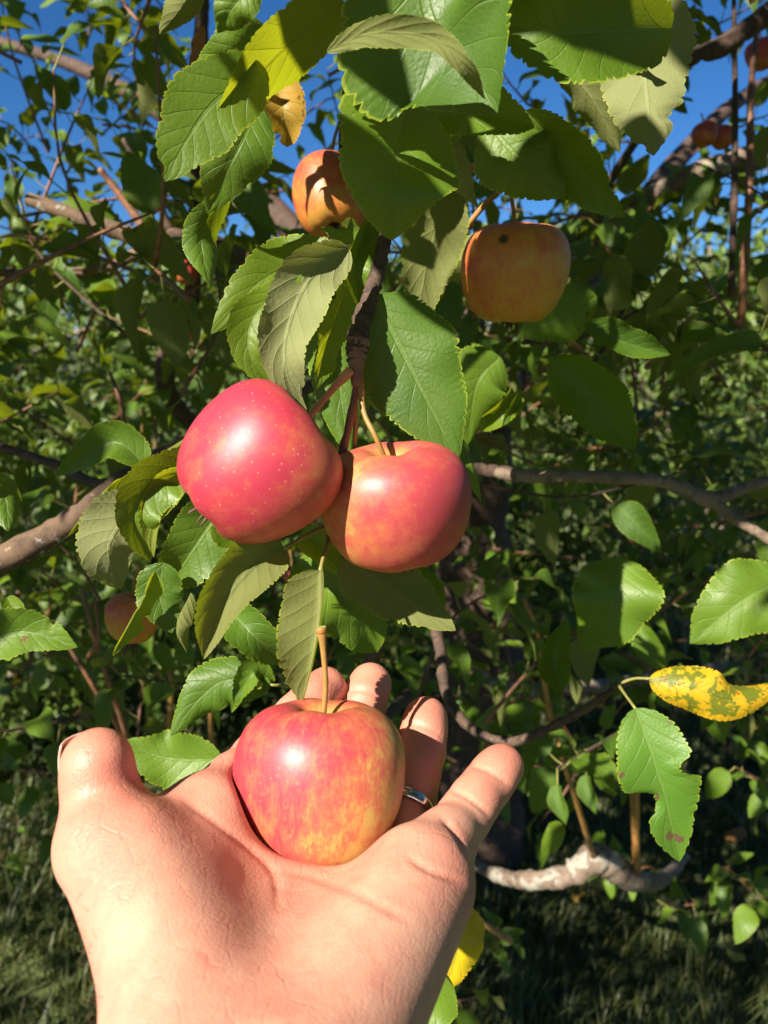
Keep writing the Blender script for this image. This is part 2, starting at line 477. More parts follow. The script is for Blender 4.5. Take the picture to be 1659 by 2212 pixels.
# ------------------------------------------------------------------ low-poly leaves for masses
def leaf_template(k, nu=5, nv=1, teeth=0):
    g = np.random.default_rng(100 + k)
    t = np.linspace(0, 1, nu)
    bend = g.uniform(-0.2, 0.95)
    sp = np.stack([t * np.sin(1.0) / np.sin(1.0), 0 * t, -bend * t ** 2 + 0.0 * t], -1)
    prof = leaf_profile(t) * g.uniform(0.27, 0.34)
    fo = g.uniform(0.1, 0.9)
    tw = g.uniform(-0.7, 0.7)
    out, uvs = [], []
    s = np.linspace(-1, 1, 2 * nv + 1)
    p1 = g.uniform(0, 6.28)
    for sv in s:
        a = abs(sv)
        w = prof * a
        if teeth:
            w = w + 0.022 * ((t * teeth) % 1.0) * a ** 4 * np.minimum(1, prof * 6)
        th = np.sign(sv) * fo + tw * t
        y = np.sign(sv) * w * np.cos(th); z = w * np.sin(np.sign(sv) * th) + 0.07 * a * a * np.sin(9 * t + p1 + sv)
        out.append(np.stack([sp[:, 0], y, sp[:, 2] + z], -1))
        uvs.append(np.stack([t, np.full(nu, sv * 0.5 + 0.5)], -1))
    v = np.stack(out, 1).reshape(-1, 3); uv = np.stack(uvs, 1).reshape(-1, 2)
    m = len(s); i = np.arange(nu - 1)[:, None] * m; j = np.arange(m - 1)[None]
    f = np.stack([i + j, i + m + j, i + m + j + 1, i + j + 1], -1).reshape(-1, 4)
    return v, f, uv

LOW = [leaf_template(k, 5, 1) for k in range(8)]
MID = [leaf_template(k, 25, 2, 12) for k in range(10)]

def frames(dirs, nrm):
    x = unit(dirs); z = unit(nrm - (nrm * x).sum(-1, keepdims=True) * x); y = np.cross(z, x)
    return np.stack([x, y, z], -1)           # columns

def leaf_mass(pos, dirs, nrm, size, tpl, seed=0):
    g = np.random.default_rng(seed)
    R = frames(dirs, nrm); n = len(pos)
    k = g.integers(0, len(tpl), n)
    V, F, U, Rn = [], [], [], []
    off = 0
    for q in range(len(tpl)):
        idx = np.where(k == q)[0]
        if not len(idx): continue
        tv, tf, tu = tpl[q]
        vv = np.einsum('nij,vj->nvi', R[idx], tv) * size[idx][:, None, None] + pos[idx][:, None]
        V.append(vv.reshape(-1, 3))
        F.append((tf[None] + (np.arange(len(idx)) * len(tv))[:, None, None] + off).reshape(-1, 4))
        U.append(np.tile(tu, (len(idx), 1)))
        Rn.append(np.repeat(g.random(len(idx)), len(tv)))
        off += len(idx) * len(tv)
    return np.vstack(V), np.vstack(F), np.vstack(U), np.concatenate(Rn)

def rand_dirs(n, g):
    return unit(g.normal(size=(n, 3)))

UPZ = np.array([0, 0, 1.0])
def leafy(n, g, droop=0.15):
    d = rand_dirs(n, g) * np.array([1, 1, 0.6]) - UPZ * droop
    nn = UPZ * 0.9 + SUNV * 0.35 + 0.75 * rand_dirs(n, g)
    return unit(d), nn

# ------------------------------------------------------------------ twigs with leaves
def make_twigs(starts, dirs, lens, g, per=(6, 11), size=(0.032, 0.060)):
    """returns list of (path, leaf pos, leaf dir, leaf normal, leaf size)"""
    res = []
    for s, d, L in zip(starts, dirs, lens):
        d = unit(d); bend = unit(g.normal(size=3)) * 0.18 * L
        path = np.array([s, s + d * L * 0.5 + bend, s + d * L + bend * 0.6 - UPZ * 0.04 * L])
        n = g.integers(per[0], per[1] + 1)
        pts = catmull(path, n + 3)[2:]
        n = len(pts)
        a = np.arange(n) * 2.4 + g.uniform(0, 6)
        A = unit(np.cross(d, UPZ + 0.2 * g.normal(size=3))); B = np.cross(d, A)
        ld = unit(np.cos(a)[:, None] * A + np.sin(a)[:, None] * B + 0.55 * d - UPZ * 0.10 + 0.25 * g.normal(size=(n, 3)))
        nn = UPZ * 0.8 + SUNV * 0.5 + 0.6 * rand_dirs(n, g)
        pet = 0.012 + 0.014 * g.random(n)
        res.append((path, pts + ld * pet[:, None], ld, nn, size[0] + (size[1] - size[0]) * g.random(n), pts))
    return res

def would_shade(p):
    """True where a leaf would shade the hand and the hanging fruit, or hang in front of them (the tree is open on this side)."""
    p = np.atleast_2d(p)
    dep = (p - C0) @ FW
    bad = np.zeros(len(p), bool)
    for pl in (0.20, 0.25, 0.30, 0.36):
        t = (dep - pl) / (SUNV @ FW)
        hx, hy, hd = proj(p - t[:, None] * SUNV)
        def inb(x0, y0, x1, y1): return (hx > x0) & (hx < x1) & (hy > y0) & (hy < y1)
        if pl < 0.28:
            lit = inb(30, 1300, 1220, 2900) | inb(290, -220, 1180, 300)
        else:
            lit = inb(40, 440, 1090, 2300) | inb(290, -200, 760, 520) | inb(740, -200, 1180, 270) | inb(1050, 60, 1520, 370)
        bad |= (t > -0.01) & lit
    for pl, x0, y0, x1, y1 in ((0.44, 1350, 1390, 1740, 1880), (0.55, 1440, 970, 1720, 1200), (1.25, 1010, 1810, 1380, 1940), (0.50, -80, 1040, 340, 1300), (0.52, 1170, 1320, 1270, 1500), (0.35, 1180, 230, 1400, 500), (0.42, 1000, 500, 1140, 680), (0.47, 620, 340, 760, 520), (0.9, 0, 350, 420, 640)):
        t = (dep - pl) / (SUNV @ FW)
        hx, hy, hd = proj(p - t[:, None] * SUNV)
        bad |= (t > 0.02) & (hx > x0) & (hx < x1) & (hy > y0) & (hy < y1)
    x, y, d = proj(p)
    bad |= (d < 0.6) & (d > 0.0) & (y > -420) & (x > -500) & (x < 2150)
    return bad

def leaf_ok(pos, dirs, size):
    o = np.ones(len(pos), bool)
    for f in (0.0, 0.5, 1.0):
        o &= ~would_shade(pos + dirs * (size * f)[:, None])
    return o

# ------------------------------------------------------------------ apples
def apple_mat(name, blush=(0.0, 0.0, 1.0), red=0.5, streak=0.35, ground=(0.62, 0.40, 0.07), mid=(0.72, 0.22, 0.05), deep=(0.56, 0.030, 0.055),
              dots=0.5, blush_w=0.5, scab=0.0):
    mt, nt = new_mat(name); g = G(nt); pos = g.obj()
    sx = g.n('ShaderNodeSeparateXYZ', {0: pos})
    x, y, z = sx.outputs
    ang = g.m('ARCTAN2', y, x)
    cv = g.n('ShaderNodeCombineXYZ', {0: g.m('MULTIPLY', g.m('COSINE', ang), 1.0), 1: g.m('MULTIPLY', g.m('SINE', ang), 1.0), 2: g.m('MULTIPLY', z, 11.0)})
    st = g.noise(cv.outputs[0], 12.0, 6.0, 0.75)
    st2 = g.noise(cv.outputs[0], 42.0, 4.0, 0.65)
    mot = g.noise(pos, 105.0, 6.0, 0.75)
    big = g.noise(pos, 30.0, 3.0, 0.55)
    nrm = g.n('ShaderNodeVectorMath', {0: pos}, operation='NORMALIZE').outputs[0]
    dt = g.n('ShaderNodeVectorMath', {0: nrm, 1: blush}, operation='DOT_PRODUCT').outputs['Value']
    v = g.m('MULTIPLY_ADD', dt, blush_w, red)
    v = g.m('ADD', v, g.m('MULTIPLY', g.m('SUBTRACT', st, 0.5), streak * 2.2))
    v = g.m('ADD', v, g.m('MULTIPLY', g.m('SUBTRACT', st2, 0.5), streak * 1.5))
    v = g.m('ADD', v, g.m('MULTIPLY', g.m('SUBTRACT', mot, 0.5), 1.7))
    v = g.m('ADD', v, g.m('MULTIPLY', g.m('SUBTRACT', big, 0.5), 0.9))
    ground, mid, deep = [tuple(q * 0.77 for q in a) for a in (ground, mid, deep)]
    c = g.mix(g.step(v, 0.05, 0.5), ground, mid)
    c = g.mix(g.step(v, 0.30, 1.05), c, deep)
    # warm yellow stem hollow and calyx hollow
    rad = g.n('ShaderNodeVectorMath', {0: g.n('ShaderNodeCombineXYZ', {0: x, 1: y, 2: 0.0}).outputs[0]}, operation='LENGTH').outputs['Value']
    hol = g.m('MULTIPLY', g.step(rad, 0.004, 0.011, 1.0, 0.0), g.step(z, 0.0, 0.02, 0.0, 1.0))
    c = g.mix(g.m('MULTIPLY', hol, 0.75), c, (0.55, 0.30, 0.06))
    vo = g.n('ShaderNodeTexVoronoi', {'Vector': pos, 'Scale': 430.0, 'Randomness': 1.0})
    rsel = g.n('ShaderNodeSeparateXYZ', {0: vo.outputs['Color']}).outputs[0]
    dotm = g.m('MULTIPLY', g.step(vo.outputs[0], 0.08, 0.22, 1.0, 0.0), g.m('GREATER_THAN', rsel, 0.45))
    c = g.mix(g.m('MULTIPLY', dotm, dots), c, (0.78, 0.52, 0.22))
    if scab:
        v2 = g.n('ShaderNodeTexVoronoi', {'Vector': pos, 'Scale': 55.0})
        rs2 = g.n('ShaderNodeSeparateXYZ', {0: v2.outputs['Color']}).outputs[1]
        sm = g.m('MULTIPLY', g.step(v2.outputs[0], 0.09, 0.2, 1.0, 0.0), g.m('GREATER_THAN', rs2, 1.0 - scab))
        c = g.mix(sm, c, (0.06, 0.03, 0.015))
    rg = g.m('MULTIPLY_ADD', mot, 0.18, 0.37)
    p = g.n('ShaderNodeBsdfPrincipled', {'Base Color': c, 'Roughness': rg, 'Specular IOR Level': 0.5, 'Subsurface Weight': 0.08,
             'Coat Weight': 0.30, 'Coat Roughness': 0.5, 'Normal': g.bump(g.m('ADD', mot, big), 0.16, 0.0008)})
    p.inputs['Subsurface Radius'].default_value = (0.004, 0.0016, 0.0006)
    g.out(p.outputs[0]); return mt

PROF = np.array([(0.0, .60), (.045, .62), (.11, .74), (.20, .90), (.34, .995), (.50, 1.0), (.68, .93), (.85, .75), (.96, .48), (1.0, .16),
                 (.985, -.16), (.92, -.46), (.81, -.72), (.66, -.90), (.48, -.995), (.33, -1.0), (.21, -.93), (.11, -.84), (0.0, -.80)])

def apple_geo(R, hh, taper, seed, nseg=56, n=46, lop=0.0):
    g = np.random.default_rng(seed)
    pr = catmull(PROF, n); pr[0, 0] = pr[-1, 0] = 0; pr[:, 0] = np.abs(pr[:, 0])
    th = np.linspace(0, 2 * math.pi, nseg, endpoint=False)
    z = pr[:, 1][:, None] * hh * np.ones(nseg)
    r = pr[:, 0][:, None] * np.ones(nseg)
    r = r * (1 + taper * (z / hh))                       # narrower toward the calyx
    lob = 0.020 * np.cos(5 * th + g.uniform(0, 6))[None] * (0.35 + 0.65 * (z < 0) * np.abs(z / hh))
    low = 0.03 * np.cos(2 * th + g.uniform(0, 6))[None] + 0.025 * np.cos(3 * th + g.uniform(0, 6))[None] * z
    r = r * (1 + lob * 0.8 + low)
    z = z + lop * r * np.cos(th + g.uniform(0, 6))[None] * 0.5
    z = z + 0.016 * np.cos(5 * th + 1)[None] * np.exp(-((r - 0.4) / 0.25) ** 2) * np.sign(z)
    v = np.stack([r * np.cos(th), r * np.sin(th), z], -1)
    body = v[1:-1].reshape(-1, 3)
    top = v[0].mean(0); bot = v[-1].mean(0)
    V = np.vstack([body, top, bot]) * R
    m = n - 2
    i = np.arange(m - 1)[:, None] * nseg; j = np.arange(nseg)[None]; k = (j + 1) % nseg
    f = np.stack([i + j, i + nseg + j, i + nseg + k, i + k], -1).reshape(-1, 4)
    jj = np.arange(nseg); kk = (jj + 1) % nseg
    f3 = np.vstack([np.stack([jj, kk, np.full(nseg, len(body))], -1), np.stack([(m - 1) * nseg + kk, (m - 1) * nseg + jj, np.full(nseg, len(body) + 1)], -1)])
    return V, [f, f3], top * R, bot * R

def local_mesh(name, v, f, mats, parent, fmat=None):
    o = bpy.data.objects.new(name, mesh_data(name, v, f, mats, fmat=fmat))
    col.objects.link(o); o.parent = parent
    return o

def apple(name, px, py, d, rpx, axis, mat, label, hh=0.86, taper=0.08, seed=1, stem=None, stem_r=(0.0011, 0.0011), stem_mat='stem', cut=False, calyx=True,
          spin=0.0, group=None, small=False, lop=0.04):
    ctr = W(px, py, d); R = pxr(rpx, d)
    q = Vector(axis).to_track_quat('Z', 'Y') @ Quaternion((0, 0, 1), spin)
    root = empty(name, ctr, label, 'apple', group, q)
    V, F, top, bot = apple_geo(R, hh, taper, seed, nseg=24 if small else 56, n=22 if small else 46, lop=lop)
    local_mesh('skin', V, F, mat, root)
    Mi = (Matrix.Translation(Vector(ctr)) @ q.to_matrix().to_4x4()).inverted()
    if stem is not None:
        pts = [np.array(top) - np.array([0, 0, 0.002])] + [np.array(Mi @ Vector(W(*s))) for s in stem]
    else:
        pts = [np.array(top) - np.array([0, 0, 0.002]), np.array(top) + np.array([0.0, 0.001, 0.012]), np.array(top) + np.array([0.003, 0.002, 0.026])]
    tv, tf = tube_geo(np.array(pts), stem_r, sides=8, bump=0.02, seed=seed)
    so = local_mesh('stem', tv, tf, M[stem_mat], root)
    if cut:
        e = np.array(pts[-1]); dr = unit(np.array(pts[-1]) - np.array(pts[-2])); r = stem_r[-1]
        cv, cf = tube_geo(np.array([e - dr * 0.0012, e + dr * 0.0002, e + dr * 0.0009]), [r * 1.0, r * 1.12, r * 1.0], n=5, sides=12)
        cf = [cf[0], cf[1]]
        co = local_mesh('stem_end', cv, cf, M[stem_mat], root)
        a = np.linspace(0, 6.283, 16, endpoint=False)
        A = unit(np.cross(dr, [1, 0, 0.2])); B = np.cross(dr, A)
        rim = e + dr * 0.0009 + (np.cos(a)[:, None] * A + np.sin(a)[:, None] * B) * r * 0.98
        cc = np.vstack([rim, e + dr * 0.0005]); jj = np.arange(16)
        local_mesh('cut_face', cc, np.stack([jj, (jj + 1) % 16, np.full(16, 16)], -1), M['cut'], root)
    if calyx:
        cv, cf = [], []
        off = 0
        for k in range(5):
            a = k * 1.2566 + 0.3
            o1 = np.array([math.cos(a), math.sin(a), 0])
            p = np.array([bot + o1 * 0.0012, bot + o1 * 0.0025 + [0, 0, -0.005], bot + o1 * 0.0050 * (0.7 + 0.5 * random.random()) + [0, 0, -0.0105]])
            v2, f2 = tube_geo(p, [0.0011, 0.0009, 0.0002], n=6, sides=5)
            cv.append(v2); cf += [x + off for x in f2]; off += len(v2)
        local_mesh('calyx', np.vstack(cv), cf, M['calyx'], root)
    return root

# in each apple's own frame z runs from calyx to stem
AP_D, AP_PX, AP_PY, AP_R = 0.275, 689, 1688, 181
def lq(axis, spin, v):
    q = Vector(axis).to_track_quat('Z', 'Y') @ Quaternion((0, 0, 1), spin)
    return tuple(q.inverted() @ Vector(v))
hold_axis = cdir(0.03, 1.0, -0.06)
ax_a, ax_b, ax_d = cdir(0.76, 0.64, -0.06), cdir(-0.10, 0.95, 0.30), cdir(0.02, 1.0, 0.26)
m_a = apple_mat('apple_skin_rosy', lq(ax_a, .5, cdir(-0.6, 0.5, 0.4)), 0.78, 0.22, (0.62, 0.34, 0.09), (0.62, 0.16, 0.07), (0.54, 0.038, 0.075), 0.3, 0.22)
m_b = apple_mat('apple_skin_blush', lq(ax_b, .4, cdir(0.85, 0.2, 0.2)), 0.66, 0.26, (0.68, 0.38, 0.11), (0.68, 0.19, 0.085), (0.58, 0.066, 0.085), 0.18, 0.36)
m_c = apple_mat('apple_skin_streaked', lq(hold_axis, .4, cdir(-0.85, 0.4, 0.25)), 0.52, 0.50, (0.66, 0.44, 0.11), (0.68, 0.20, 0.085), (0.56, 0.050, 0.078), 0.2, 0.46)
m_d = apple_mat('apple_skin_orange', lq(ax_d, .7, cdir(-0.5, 0.8, 0.2)), 0.36, 0.34, (0.74, 0.38, 0.045), (0.76, 0.25, 0.04), (0.62, 0.06, 0.05), 0.2, 0.32, scab=0.25)
m_e = apple_mat('apple_skin_red', (0, 0, 1), 0.85, 0.25, deep=(0.68, 0.05, 0.07))
m_f = apple_mat('apple_skin_orange_red', (0, 0, 1), 0.42, 0.30, (0.60, 0.30, 0.05), (0.64, 0.18, 0.04), (0.54, 0.05, 0.045), 0.2, 0.15)
apple('apple', AP_PX, AP_PY, AP_D, AP_R, hold_axis, m_c, 'red and yellow streaked apple with upright stem resting on the open palm', hh=0.885, taper=0.03, seed=3,
      stem=[(703, 1490, AP_D), (699, 1410, AP_D - 0.001), (694, 1360, AP_D - 0.002)], stem_r=(0.0013, 0.0010, 0.0011, 0.0018), cut=True, spin=0.4, calyx=False)
HG = 'apples hanging on the tree'
apple('apple', 557, 1007, 0.306, 166, ax_a, m_a, 'deep pink apple hanging tilted with its dry calyx to the side', hh=0.90, taper=0.06, seed=8,
      stem=[(668, 900, 0.314), (715, 845, 0.314), (757, 800, 0.316)], stem_r=(0.0015, 0.0013, 0.0014, 0.0022), stem_mat='stem_pink', group=HG, spin=0.5, lop=0.02)
apple('apple', 855, 1093, 0.326, 159, ax_b, m_b, 'peach and red apple hanging upright beside the tilted pink one', hh=0.79, taper=0.05, seed=5,
      stem=[(812, 945, 0.315), (786, 890, 0.318), (777, 815, 0.320)], stem_r=(0.0010, 0.0011, 0.0011, 0.0017), group=HG, spin=0.4)
apple('apple', 1112, 592, 0.42, 119, ax_d, m_d, 'orange yellow apple with dark scab spots half shaded under leaves', hh=0.83, taper=0.04, seed=7,
      stem=[(1110, 460, 0.42), (1100, 405, 0.422)], stem_r=(0.0011, 0.0010, 0.0012), group=HG, spin=0.7)
apple('apple', 715, 430, 0.47, 84, cdir(-0.12, 0.92, -0.34), m_f, 'orange red apple partly hidden behind the drooping dark leaf', hh=0.98, taper=0.05, seed=9,
      stem=[(720, 310, 0.49), (735, 260, 0.50)], stem_r=(0.0011, 0.0010, 0.0012), group=HG, spin=2.0)
apple('apple', 287, 1335, 0.43, 58, cdir(0.1, 1, 0.1), m_d, 'shaded orange apple behind the narrow bright yellow green leaf', seed=12, group=HG, small=True,
      stem=[(290, 1262, 0.43), (300, 1225, 0.42)], stem_r=(0.001, 0.001))
BG = 'small red apples deep in the foliage'
BGA = [(x, y, d, r) for x, y, d, r in ((400, 588, 1.05, 27), (1005, 487, 1.3, 17), (1522, 292, 1.15, 26), (1560, 298, 1.18, 25), (1647, 118, 1.1, 34), (413, 722, 1.5, 15), (305, 962, 1.2, 19), (1352, 1112, 1.9, 14))]
for (x, y, d, r, sd, lb) in [
        (400, 588, 1.05, 27, 20, 'small red apple on the upper branch beside the dark upright limb'),
        (1005, 487, 1.3, 17, 21, 'tiny pink apple between leaves next to the scabbed orange apple'),
        (1522, 292, 1.15, 26, 22, 'small red apple of a pair above the lichen covered limb, paler one'),
        (1560, 298, 1.18, 25, 23, 'small red apple of a pair above the lichen covered limb, darker one'),
        (1647, 118, 1.1, 34, 24, 'red apple under the dark slanting bough'),
        (413, 722, 1.5, 15, 25, 'tiny red apple low under the dark upright limb'),
        (305, 962, 1.2, 19, 26, 'small red apple just above the thick brown limb'),
        (1352, 1112, 1.9, 14, 27, 'tiny orange red apple below the forked branch'),
        (628, 1246, 0.9, 16, 28, 'small pink apple peeping out below the two hanging apples'),
        (310, 1497, 2.2, 9, 29, 'tiny pink apple among the low reddish shoots')]:
    apple('apple', x, y, d, r, cdir(0.2 * math.sin(sd), 1, 0.2 * math.cos(sd)), m_e, lb, seed=sd, group=BG, small=True, calyx=False)

# ------------------------------------------------------------------ hand (one continuous surface grown from a distance field)
def surface_nets(F, org, h):
    s = F < 0
    nx, ny, nz = F.shape
    cnt = np.zeros((nx - 1, ny - 1, nz - 1), np.int8)
    for a in (0, 1):
        for b in (0, 1):
            for c in (0, 1):
                cnt += s[a:nx - 1 + a, b:ny - 1 + b, c:nz - 1 + c]
    act = (cnt > 0) & (cnt < 8)
    idx = -np.ones(act.shape, np.int64)
    ii = np.argwhere(act); idx[act] = np.arange(len(ii))
    acc = np.zeros((len(ii), 3)); num = np.zeros(len(ii))
    cor = [(a, b, c) for a in (0, 1) for b in (0, 1) for c in (0, 1)]
    val = {q: F[ii[:, 0] + q[0], ii[:, 1] + q[1], ii[:, 2] + q[2]] for q in cor}
    for a in cor:
        for ax in range(3):
            if a[ax] == 0:
                b = list(a); b[ax] = 1; b = tuple(b)
                va, vb = val[a], val[b]
                cr = (va < 0) != (vb < 0)
                t = np.where(cr, va / np.where(np.abs(va - vb) < 1e-12, 1, va - vb), 0)
                p = np.array(a, float) + t[:, None] * (np.array(b) - np.array(a))
                acc += np.where(cr[:, None], p, 0); num += cr
    V = (ii + acc / num[:, None]) * h + org
    faces = []
    for ax in range(3):
        sl0 = [slice(None)] * 3; sl1 = [slice(None)] * 3
        sl0[ax] = slice(0, -1); sl1[ax] = slice(1, None)
        cr = s[tuple(sl0)] != s[tuple(sl1)]
        e = np.argwhere(cr); inside = s[tuple(sl0)][cr]
        o = [q for q in range(3) if q != ax]
        ok = (e[:, o[0]] > 0) & (e[:, o[1]] > 0) & (e[:, o[0]] < F.shape[o[0]] - 1) & (e[:, o[1]] < F.shape[o[1]] - 1)
        e = e[ok]; inside = inside[ok]
        def cell(da, db):
            c = e.copy(); c[:, o[0]] -= da; c[:, o[1]] -= db
            return idx[c[:, 0], c[:, 1], c[:, 2]]
        q = np.stack([cell(1, 1), cell(0, 1), cell(0, 0), cell(1, 0)], -1)
        flip = inside if ax != 1 else ~inside
        q[~flip] = q[~flip][:, ::-1]
        faces.append(q)
    return V, np.vstack(faces)

def smin(a, b, k):
    h = np.maximum(k - np.abs(a - b), 0) / k
    return np.minimum(a, b) - h * h * k * 0.25

HAND = dict(
    thumb=[(226, 1815, .238, .0135), (222, 1745, .246, .0103), (214, 1685, .246, .0106), (212, 1646, .245, .0101)],
    index=[(440, 1778, .262, .0122), (556, 1638, .301, .0097), (642, 1548, .321, .0092), (704, 1484, .335, .0086)],
    middle=[(630, 1915, .268, .0125), (735, 1690, .318, .0105), (775, 1560, .335, .0098), (800, 1478, .345, .0094)],
    ring=[(820, 1920, .262, .0120), (885, 1725, .300, .0098), (910, 1625, .318, .0094), (920, 1552, .330, .0092)],
    pinky=[(912, 1888, .252, .0118), (1002, 1765, .282, .0092), (1050, 1698, .296, .0088), (1085, 1655, .304, .0084)],
)
def hand():
    h = 0.00118
    lo = np.array([-0.125, -0.235, -0.02]); hi = np.array([0.075, -0.045, 0.365])
    n = np.ceil((hi - lo) / h).astype(int)
    ax = [np.arange(m, dtype=np.float32) * np.float32(h) + np.float32(l) for m, l in zip(n, lo)]
    X, Y, D = np.meshgrid(*ax, indexing='ij', sparse=True)
    def cap(a, b, ra, rb, sub=None):
        a = np.array(a, np.float32); ba = np.array(b, np.float32) - a
        L = float(ba @ ba)
        t = np.clip(((X - a[0]) * ba[0] + (Y - a[1]) * ba[1] + (D - a[2]) * ba[2]) / L, 0, 1)
        dx = X - a[0] - t * ba[0]; dy = Y - a[1] - t * ba[1]; dz = D - a[2] - t * ba[2]
        return np.sqrt(dx * dx + dy * dy + dz * dz) - (ra + t * np.float32(rb - ra))
    def ell(c, r):
        k = np.sqrt(((X - c[0]) / r[0]) ** 2 + ((Y - c[1]) / r[1]) ** 2 + ((D - c[2]) / r[2]) ** 2)
        return (k - 1) * min(r)
    J = {k: [(cam3(a, b, d), r) for a, b, d, r in v] for k, v in HAND.items()}
    wr = np.array([-0.036, -0.146, 0.165])
    # palm: metacarpals from the wrist to the knuckles, softly merged
    palm = None
    for nm, off, rw in (('index', (-0.012, 0.004, 0), .0140), ('middle', (-0.004, 0, 0), .0145), ('ring', (0.005, -0.001, 0), .0145), ('pinky', (0.012, 0.001, 0.003), .0135)):
        k, r = J[nm][0]
        c = cap(wr + np.array(off), k, rw, r * 1.05)
        palm = c if palm is None else smin(palm, c, 0.016)
    # thenar and hypothenar pads
    t0 = J['thumb'][0][0]
    palm = smin(palm, cap(np.array([-0.042, -0.133, 0.186]), t0 + np.array([0.011, -0.004, -0.004]), .0165, .0155), 0.012)
    palm = smin(palm, cap(np.array([-0.049, -0.128, 0.198]), cam3(240, 1845, .233), .0110, .0130), 0.008)
    palm = smin(palm, cap(np.array([-0.0205, -0.1340, 0.182]), J['pinky'][0][0] + np.array([-0.001, -0.003, -0.006]), .0178, .0142), 0.012)
    palm = smin(palm, cap(np.array([-0.042, -0.1385, 0.195]), np.array([-0.034, -0.1345, 0.248]), .0150, .0140), 0.022)
    palm = smin(palm, cap(cam3(470, 1800, .262), cam3(610, 1925, .258), .0105, .0110), 0.014)
    palm = smin(palm, cap(cam3(560, 1840, .272), cam3(700, 1960, .262), .0100, .0110), 0.012)
    # web between thumb and index
    palm = smin(palm, cap(t0 + np.array([0.012, -0.004, 0.012]), J['index'][0][0] + np.array([-0.001, -0.002, -0.004]), .0075, .0105), 0.014)
    # forearm
    el = np.array([-0.062, -0.215, 0.0])
    fa = smin(cap(wr + np.array([-0.014, 0, 0]), el + np.array([-0.016, 0, 0]), .0190, .026), cap(wr + np.array([0.011, -0.001, 0]), el + np.array([0.012, 0, 0]), .0185, .025), 0.02)
    palm = smin(palm, fa, 0.022)
    res = palm
    for nm in HAND:
        q = J[nm]; fg = None
        for (a, ra), (b, rb) in zip(q[:-1], q[1:]):
            c = cap(a, b, ra, rb)
            fg = c if fg is None else smin(fg, c, 0.003)
        # finger pads bulge between the creases on the palm side
        for (a, ra), (b, rb), pk in zip(q[:-1], q[1:], (0.55, 0.5, 0.6)):
            mm = a * (1 - pk) + b * pk
            nrm = np.array([-0.1, 0.75, -0.6]); nrm = nrm / np.linalg.norm(nrm)
            rr = (ra + rb) / 2
            fg = smin(fg, ell(mm + nrm * rr * 0.22, (rr * 0.93, rr * 0.90, rr * 0.98)), 0.004)
        one = smin(palm, fg, 0.010)
        res = smin(res, one, 0.0016)
    # the apple presses a slight hollow into the palm
    ac = cam3(AP_PX, AP_PY, AP_D); R = AP_R * K * AP_D
    sph = np.sqrt((X - ac[0]) ** 2 + ((Y - ac[1]) / 0.93) ** 2 + (D - ac[2]) ** 2) - (R * 1.0)
    res = -smin(-res, sph, 0.004)
    V, F = surface_nets(res.astype(np.float32), lo, h)
    # relax the grid steps
    E = np.vstack([F[:, [0, 1]], F[:, [1, 2]], F[:, [2, 3]], F[:, [3, 0]]])
    deg = np.bincount(E.ravel(), minlength=len(V)).astype(float)
    def avg(U):
        a = np.zeros_like(U)
        for c in range(3):
            a[:, c] = np.bincount(E[:, 0], U[E[:, 1], c], len(U)) + np.bincount(E[:, 1], U[E[:, 0], c], len(U))
        return a / deg[:, None]
    for it in range(5):
        V = V + 0.6 * (avg(V) - V); V = V - 0.58 * (avg(V) - V)
    V = V + 0.5 * (avg(V) - V)
    qx = V[:, 0] / V[:, 2] / K + 829.5; qy = 1106 - V[:, 1] / V[:, 2] / K
    wt = np.exp(-((qx - 535) / 130) ** 2 - ((qy - 1905) / 120) ** 2) * (V[:, 1] > -0.140)
    for it in range(60):
        V = V + 0.6 * wt[:, None] * (avg(V) - V)
    # normals
    fn = np.cross(V[F[:, 2]] - V[F[:, 0]], V[F[:, 3]] - V[F[:, 1]])
    N = np.zeros_like(V)
    for c in range(4):
        for a in range(3):
            N[:, a] += np.bincount(F[:, c], fn[:, a], len(V))
    N = unit(N)
    if (N * (V - V.mean(0))).sum() < 0:
        N = -N; F = F[:, ::-1]
    # creases: furrows pressed into the skin along the lines of the palm and the finger joints
    px = V[:, 0] / V[:, 2] / K + 829.5; py = 1106 - V[:, 1] / V[:, 2] / K
    front = (N * unit(-V)).sum(-1) > -0.1
    creases = [
        ([(395, 1725), (450, 1758), (520, 1812), (580, 1862), (598, 1905), (600, 1960)], 8, .0008, .2, .30),
        ([(395, 1725), (450, 1758), (520, 1812), (580, 1862), (600, 1890)], 30, .0008, .22, .30),
        ([(1000, 1905), (930, 1880), (880, 1850)], 7, .0009, .22, .30),
        ([(600, 1880), (690, 1900), (800, 1945), (880, 1990)], 9, .0005, .2, .30),
        ([(958, 1770), (985, 1800), (1012, 1850)], 6, .0013, .25, .30),
        ([(975, 1705), (1015, 1725), (1062, 1762)], 5, .0009, .25, .32),
        ([(1010, 1648), (1060, 1668), (1105, 1698)], 5, .0008, .25, .33),
        ([(868, 1565), (905, 1566), (955, 1585)], 5, .0008, .28, .36),
        ([(745, 1490), (790, 1492), (840, 1515)], 5, .0008, .28, .38),
    ]
    crl = np.zeros(len(V))
    for pts, sg, amt, d0, d1 in creases:
        c = catmull([(a, b, 0) for a, b in pts], 60)[:, :2]
        sel = np.where(front & (V[:, 2] > d0 - .02) & (V[:, 2] < d1) & (px > c[:, 0].min() - 60) & (px < c[:, 0].max() + 60) & (py > c[:, 1].min() - 60) & (py < c[:, 1].max() + 60))[0]
        if not len(sel): continue
        dd = np.sqrt((px[sel, None] - c[None, :, 0]) ** 2 + (py[sel, None] - c[None, :, 1]) ** 2)
        jm = dd.argmin(1); dm = dd.min(1)
        tt = jm / 59.0
        fade = np.minimum(1, 5 * np.minimum(tt, 1 - tt) + 0.25)
